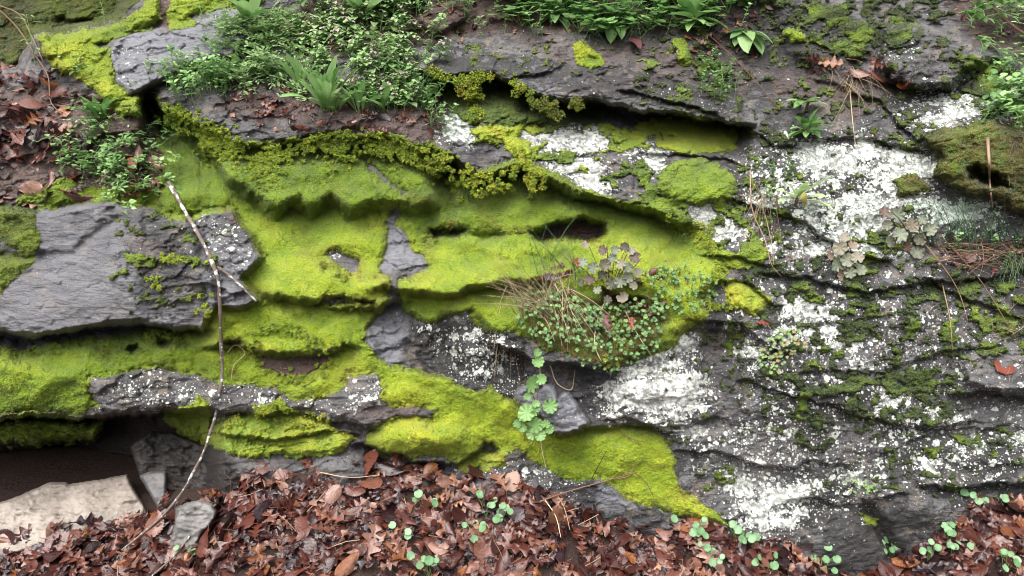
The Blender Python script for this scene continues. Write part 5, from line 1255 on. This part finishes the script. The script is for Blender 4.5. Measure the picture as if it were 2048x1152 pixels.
# ------------------------------------------------------------------ crumbly moss fringes along the lips
def fringe(lines, label, r=.010, tint=.74, brn=.08, per=26, name='moss_fringe', drop=0, hang=False):
    C = []
    for ln in lines:
        p = spline(ln, max(6, int(sum(math.dist(a, c) for a, c in zip(ln[:-1], ln[1:])) / 4)))
        for u, v in p:
            if float(vnoise(np.array(u / 16.), np.array(v / 16.), 31)) < (-.12 if drop < 12 else .0): continue
            for _ in range(2 if drop < 12 else 11):
                du, dv = rnd.gauss(0, 9 if drop < 12 else 13), rnd.gauss(0, 6) + abs(rnd.gauss(0, drop)); yy = min(depth(u + du, v + dv - q) for q in ((0, 8, 16, 24, 34, 46) if hang else (0,))) - .004; yy += .3 * max(0, depth(u + du, v + dv) - yy) if drop > 12 else 0
                C.append(np.concatenate([unproject(np.array(u + du), np.array(v + dv), np.array(yy)), [rnd.uniform(.5, 1.25) * r]]))
    C = np.array(C); k = len(C) * per
    q = np.repeat(C, per, 0); d = rng.normal(0, 1, (k, 3)); d[:, 1] -= .6; d /= np.linalg.norm(d, axis=1, keepdims=True)
    o = q[:, :3] + d * q[:, 3:] * .75; h = .0062 * (.6 + .8 * rng.random((k, 1))); dd = d + rng.normal(0, .45, (k, 3)); dd /= np.linalg.norm(dd, axis=1, keepdims=True)
    e1 = np.cross(dd, rng.normal(0, 1, (k, 3))); e1 /= np.linalg.norm(e1, axis=1, keepdims=True) + 1e-9; e2 = np.cross(dd, e1); bb = h * .5
    P = np.stack([o + e1 * bb, o + (-.5 * e1 + .87 * e2) * bb, o + (-.5 * e1 - .87 * e2) * bb, o + dd * h], 1).reshape(-1, 3)
    i = np.arange(k)[:, None] * 4; F = np.concatenate([i + [0, 1, 3], i + [1, 2, 3], i + [2, 0, 3]])
    ct = np.repeat(np.clip(tint + rng.normal(0, .10, len(C)), 0, 1), per * 4); cb = np.repeat(np.clip(brn + rng.normal(0, .14, len(C)), 0, 1), per * 4)
    return tag(new_obj(name, mesh_from(name, P, F, dict(tint=ct, brown=cb), False), MOSS), label, 'moss')
fringe([[(322,200),(400,240),(440,262),(475,288),(540,300),(620,280),(700,268),(760,276),(830,292),(885,305)], [(440,275),(470,310),(520,300)], [(480,290),(520,320),(560,300)], [(700,275),(690,300)], [(345,225),(400,255),(430,280)]], 'crumbly yellow moss fringe along the front edge of the soil ledge', .0050, .66, .12, per=18, drop=20, hang=True)
fringe([[(850,300),(868,335),(880,365),(885,375)], [(885,320),(900,350),(915,380)], [(870,310),(900,330)], [(925,345),(950,340),(985,360),(1000,380),(1020,345)], [(950,350),(955,385)], [(1025,335),(1050,325)], [(1062,340),(1075,380)], [(1040,300),(1060,330),(1090,345)]], 'yellow moss drips hanging from the middle ledge', .009, .78, .12, drop=5, hang=True)
fringe([[(862,142),(900,160),(935,168),(955,190),(952,215),(945,238)], [(930,158),(960,155),(990,148)], [(925,175),(940,200)], [(1025,165),(1060,185)]], 'yellow moss beard hanging under the left end of the top slab', .013, .75, .2, hang=True)
fringe([[(1060,195),(1085,210),(1110,215),(1140,208),(1170,205),(1180,225)], [(1090,225),(1130,230)]], 'rusty brown moss clumps under the middle of the top slab', .014, .5, .85, hang=True)
fringe([[(326,522),(360,515),(390,525),(418,535)], [(305,560),(318,580)], [(405,600),(412,625)]], 'small yellow moss clumps on the right half of the big boulder', .007, .75, .1)
fringe([[(505,700),(520,735),(560,752),(600,758),(640,745),(665,715)], [(500,690),(530,700)]], 'crumbly moss rim around the bare brown patch', .006, .75, .4)
fringe([[(445,840),(500,830),(560,808),(600,825),(650,838),(665,850)], [(330,828),(370,850),(400,880),(360,880)], [(560,835),(610,840)]], 'crumbly yellow crust on the rolled moss cushion', .009, .8, .3, drop=6)
fringe([[(10,850),(70,855),(130,850),(195,845)], [(20,870),(90,878),(170,865)]], 'olive moss crumbs hanging in the lower left hollow', .009, .45, .3, drop=8)
fringe([[(640,520),(670,545),(700,548),(720,535)], [(690,600),(720,605),(750,600)], [(850,475),(862,500),(860,530)], [(865,455),(905,450)], [(1020,465),(1060,460)]], 'rusty crumbling moss spots in the middle of the moss mat', .007, .7, .75)
fringe([[(1225,640),(1235,670),(1230,700),(1215,735)], [(1240,650),(1240,690)]], 'ochre moss streak in the middle of the stonecrop clump', .008, .7, .65)
fringe([[(1330,440),(1380,460),(1420,480),(1440,520),(1420,560),(1400,600)], [(1420,600),(1450,610)], [(1380,450),(1420,450)]], 'crumbly yellow-green moss at the right end of the moss shelf', .009, .72, .15, drop=8)
fringe([[(525,660),(600,668),(650,700),(690,690)], [(300,665),(340,670),(400,690)], [(0,700),(60,705),(130,695)]], 'crumbly moss edge above the lower cavities', .006, .62, .15)
mb_ = MB()
for i in range(230):
    u, v = pick(MOSS_CENTRE)
    if u < -50: continue
    p = np.array(at(u, v)) + np.array([0, -.006, .003]); a = rnd.random() * 6.28; L = rnd.uniform(.004, .016); dd = np.array([math.cos(a), -.2, math.sin(a)]) * L
    mb_.tube([p, p + dd * .5 + [0, -.001, 0], p + dd], rnd.uniform(.0005, .0012), 4, rnd.random() * .8)
tag(mb_.build('moss_debris', ROOTM), 'tiny brown needles and bits caught on the central moss', kind='stuff')
tw = MB()
for i in range(150):
    c_ = rnd.choice(cand); p = np.array([c_[0], c_[1], c_[2] + .03]); a = rnd.random() * 6.28; L = rnd.uniform(.02, .09); dd = np.array([math.cos(a), math.sin(a), rnd.gauss(.15, .3)]) * L
    tw.tube([p, p + dd * .5 + [0, 0, rnd.gauss(0, .006)], p + dd], rnd.uniform(.0006, .0015), 4, rnd.random())
tag(tw.build('litter_twigs', ROOTM), 'thin broken twigs and leaf stalks strewn through the wet litter', kind='stuff')
print('objects', len(bpy.data.objects), 'leaves', n_single)
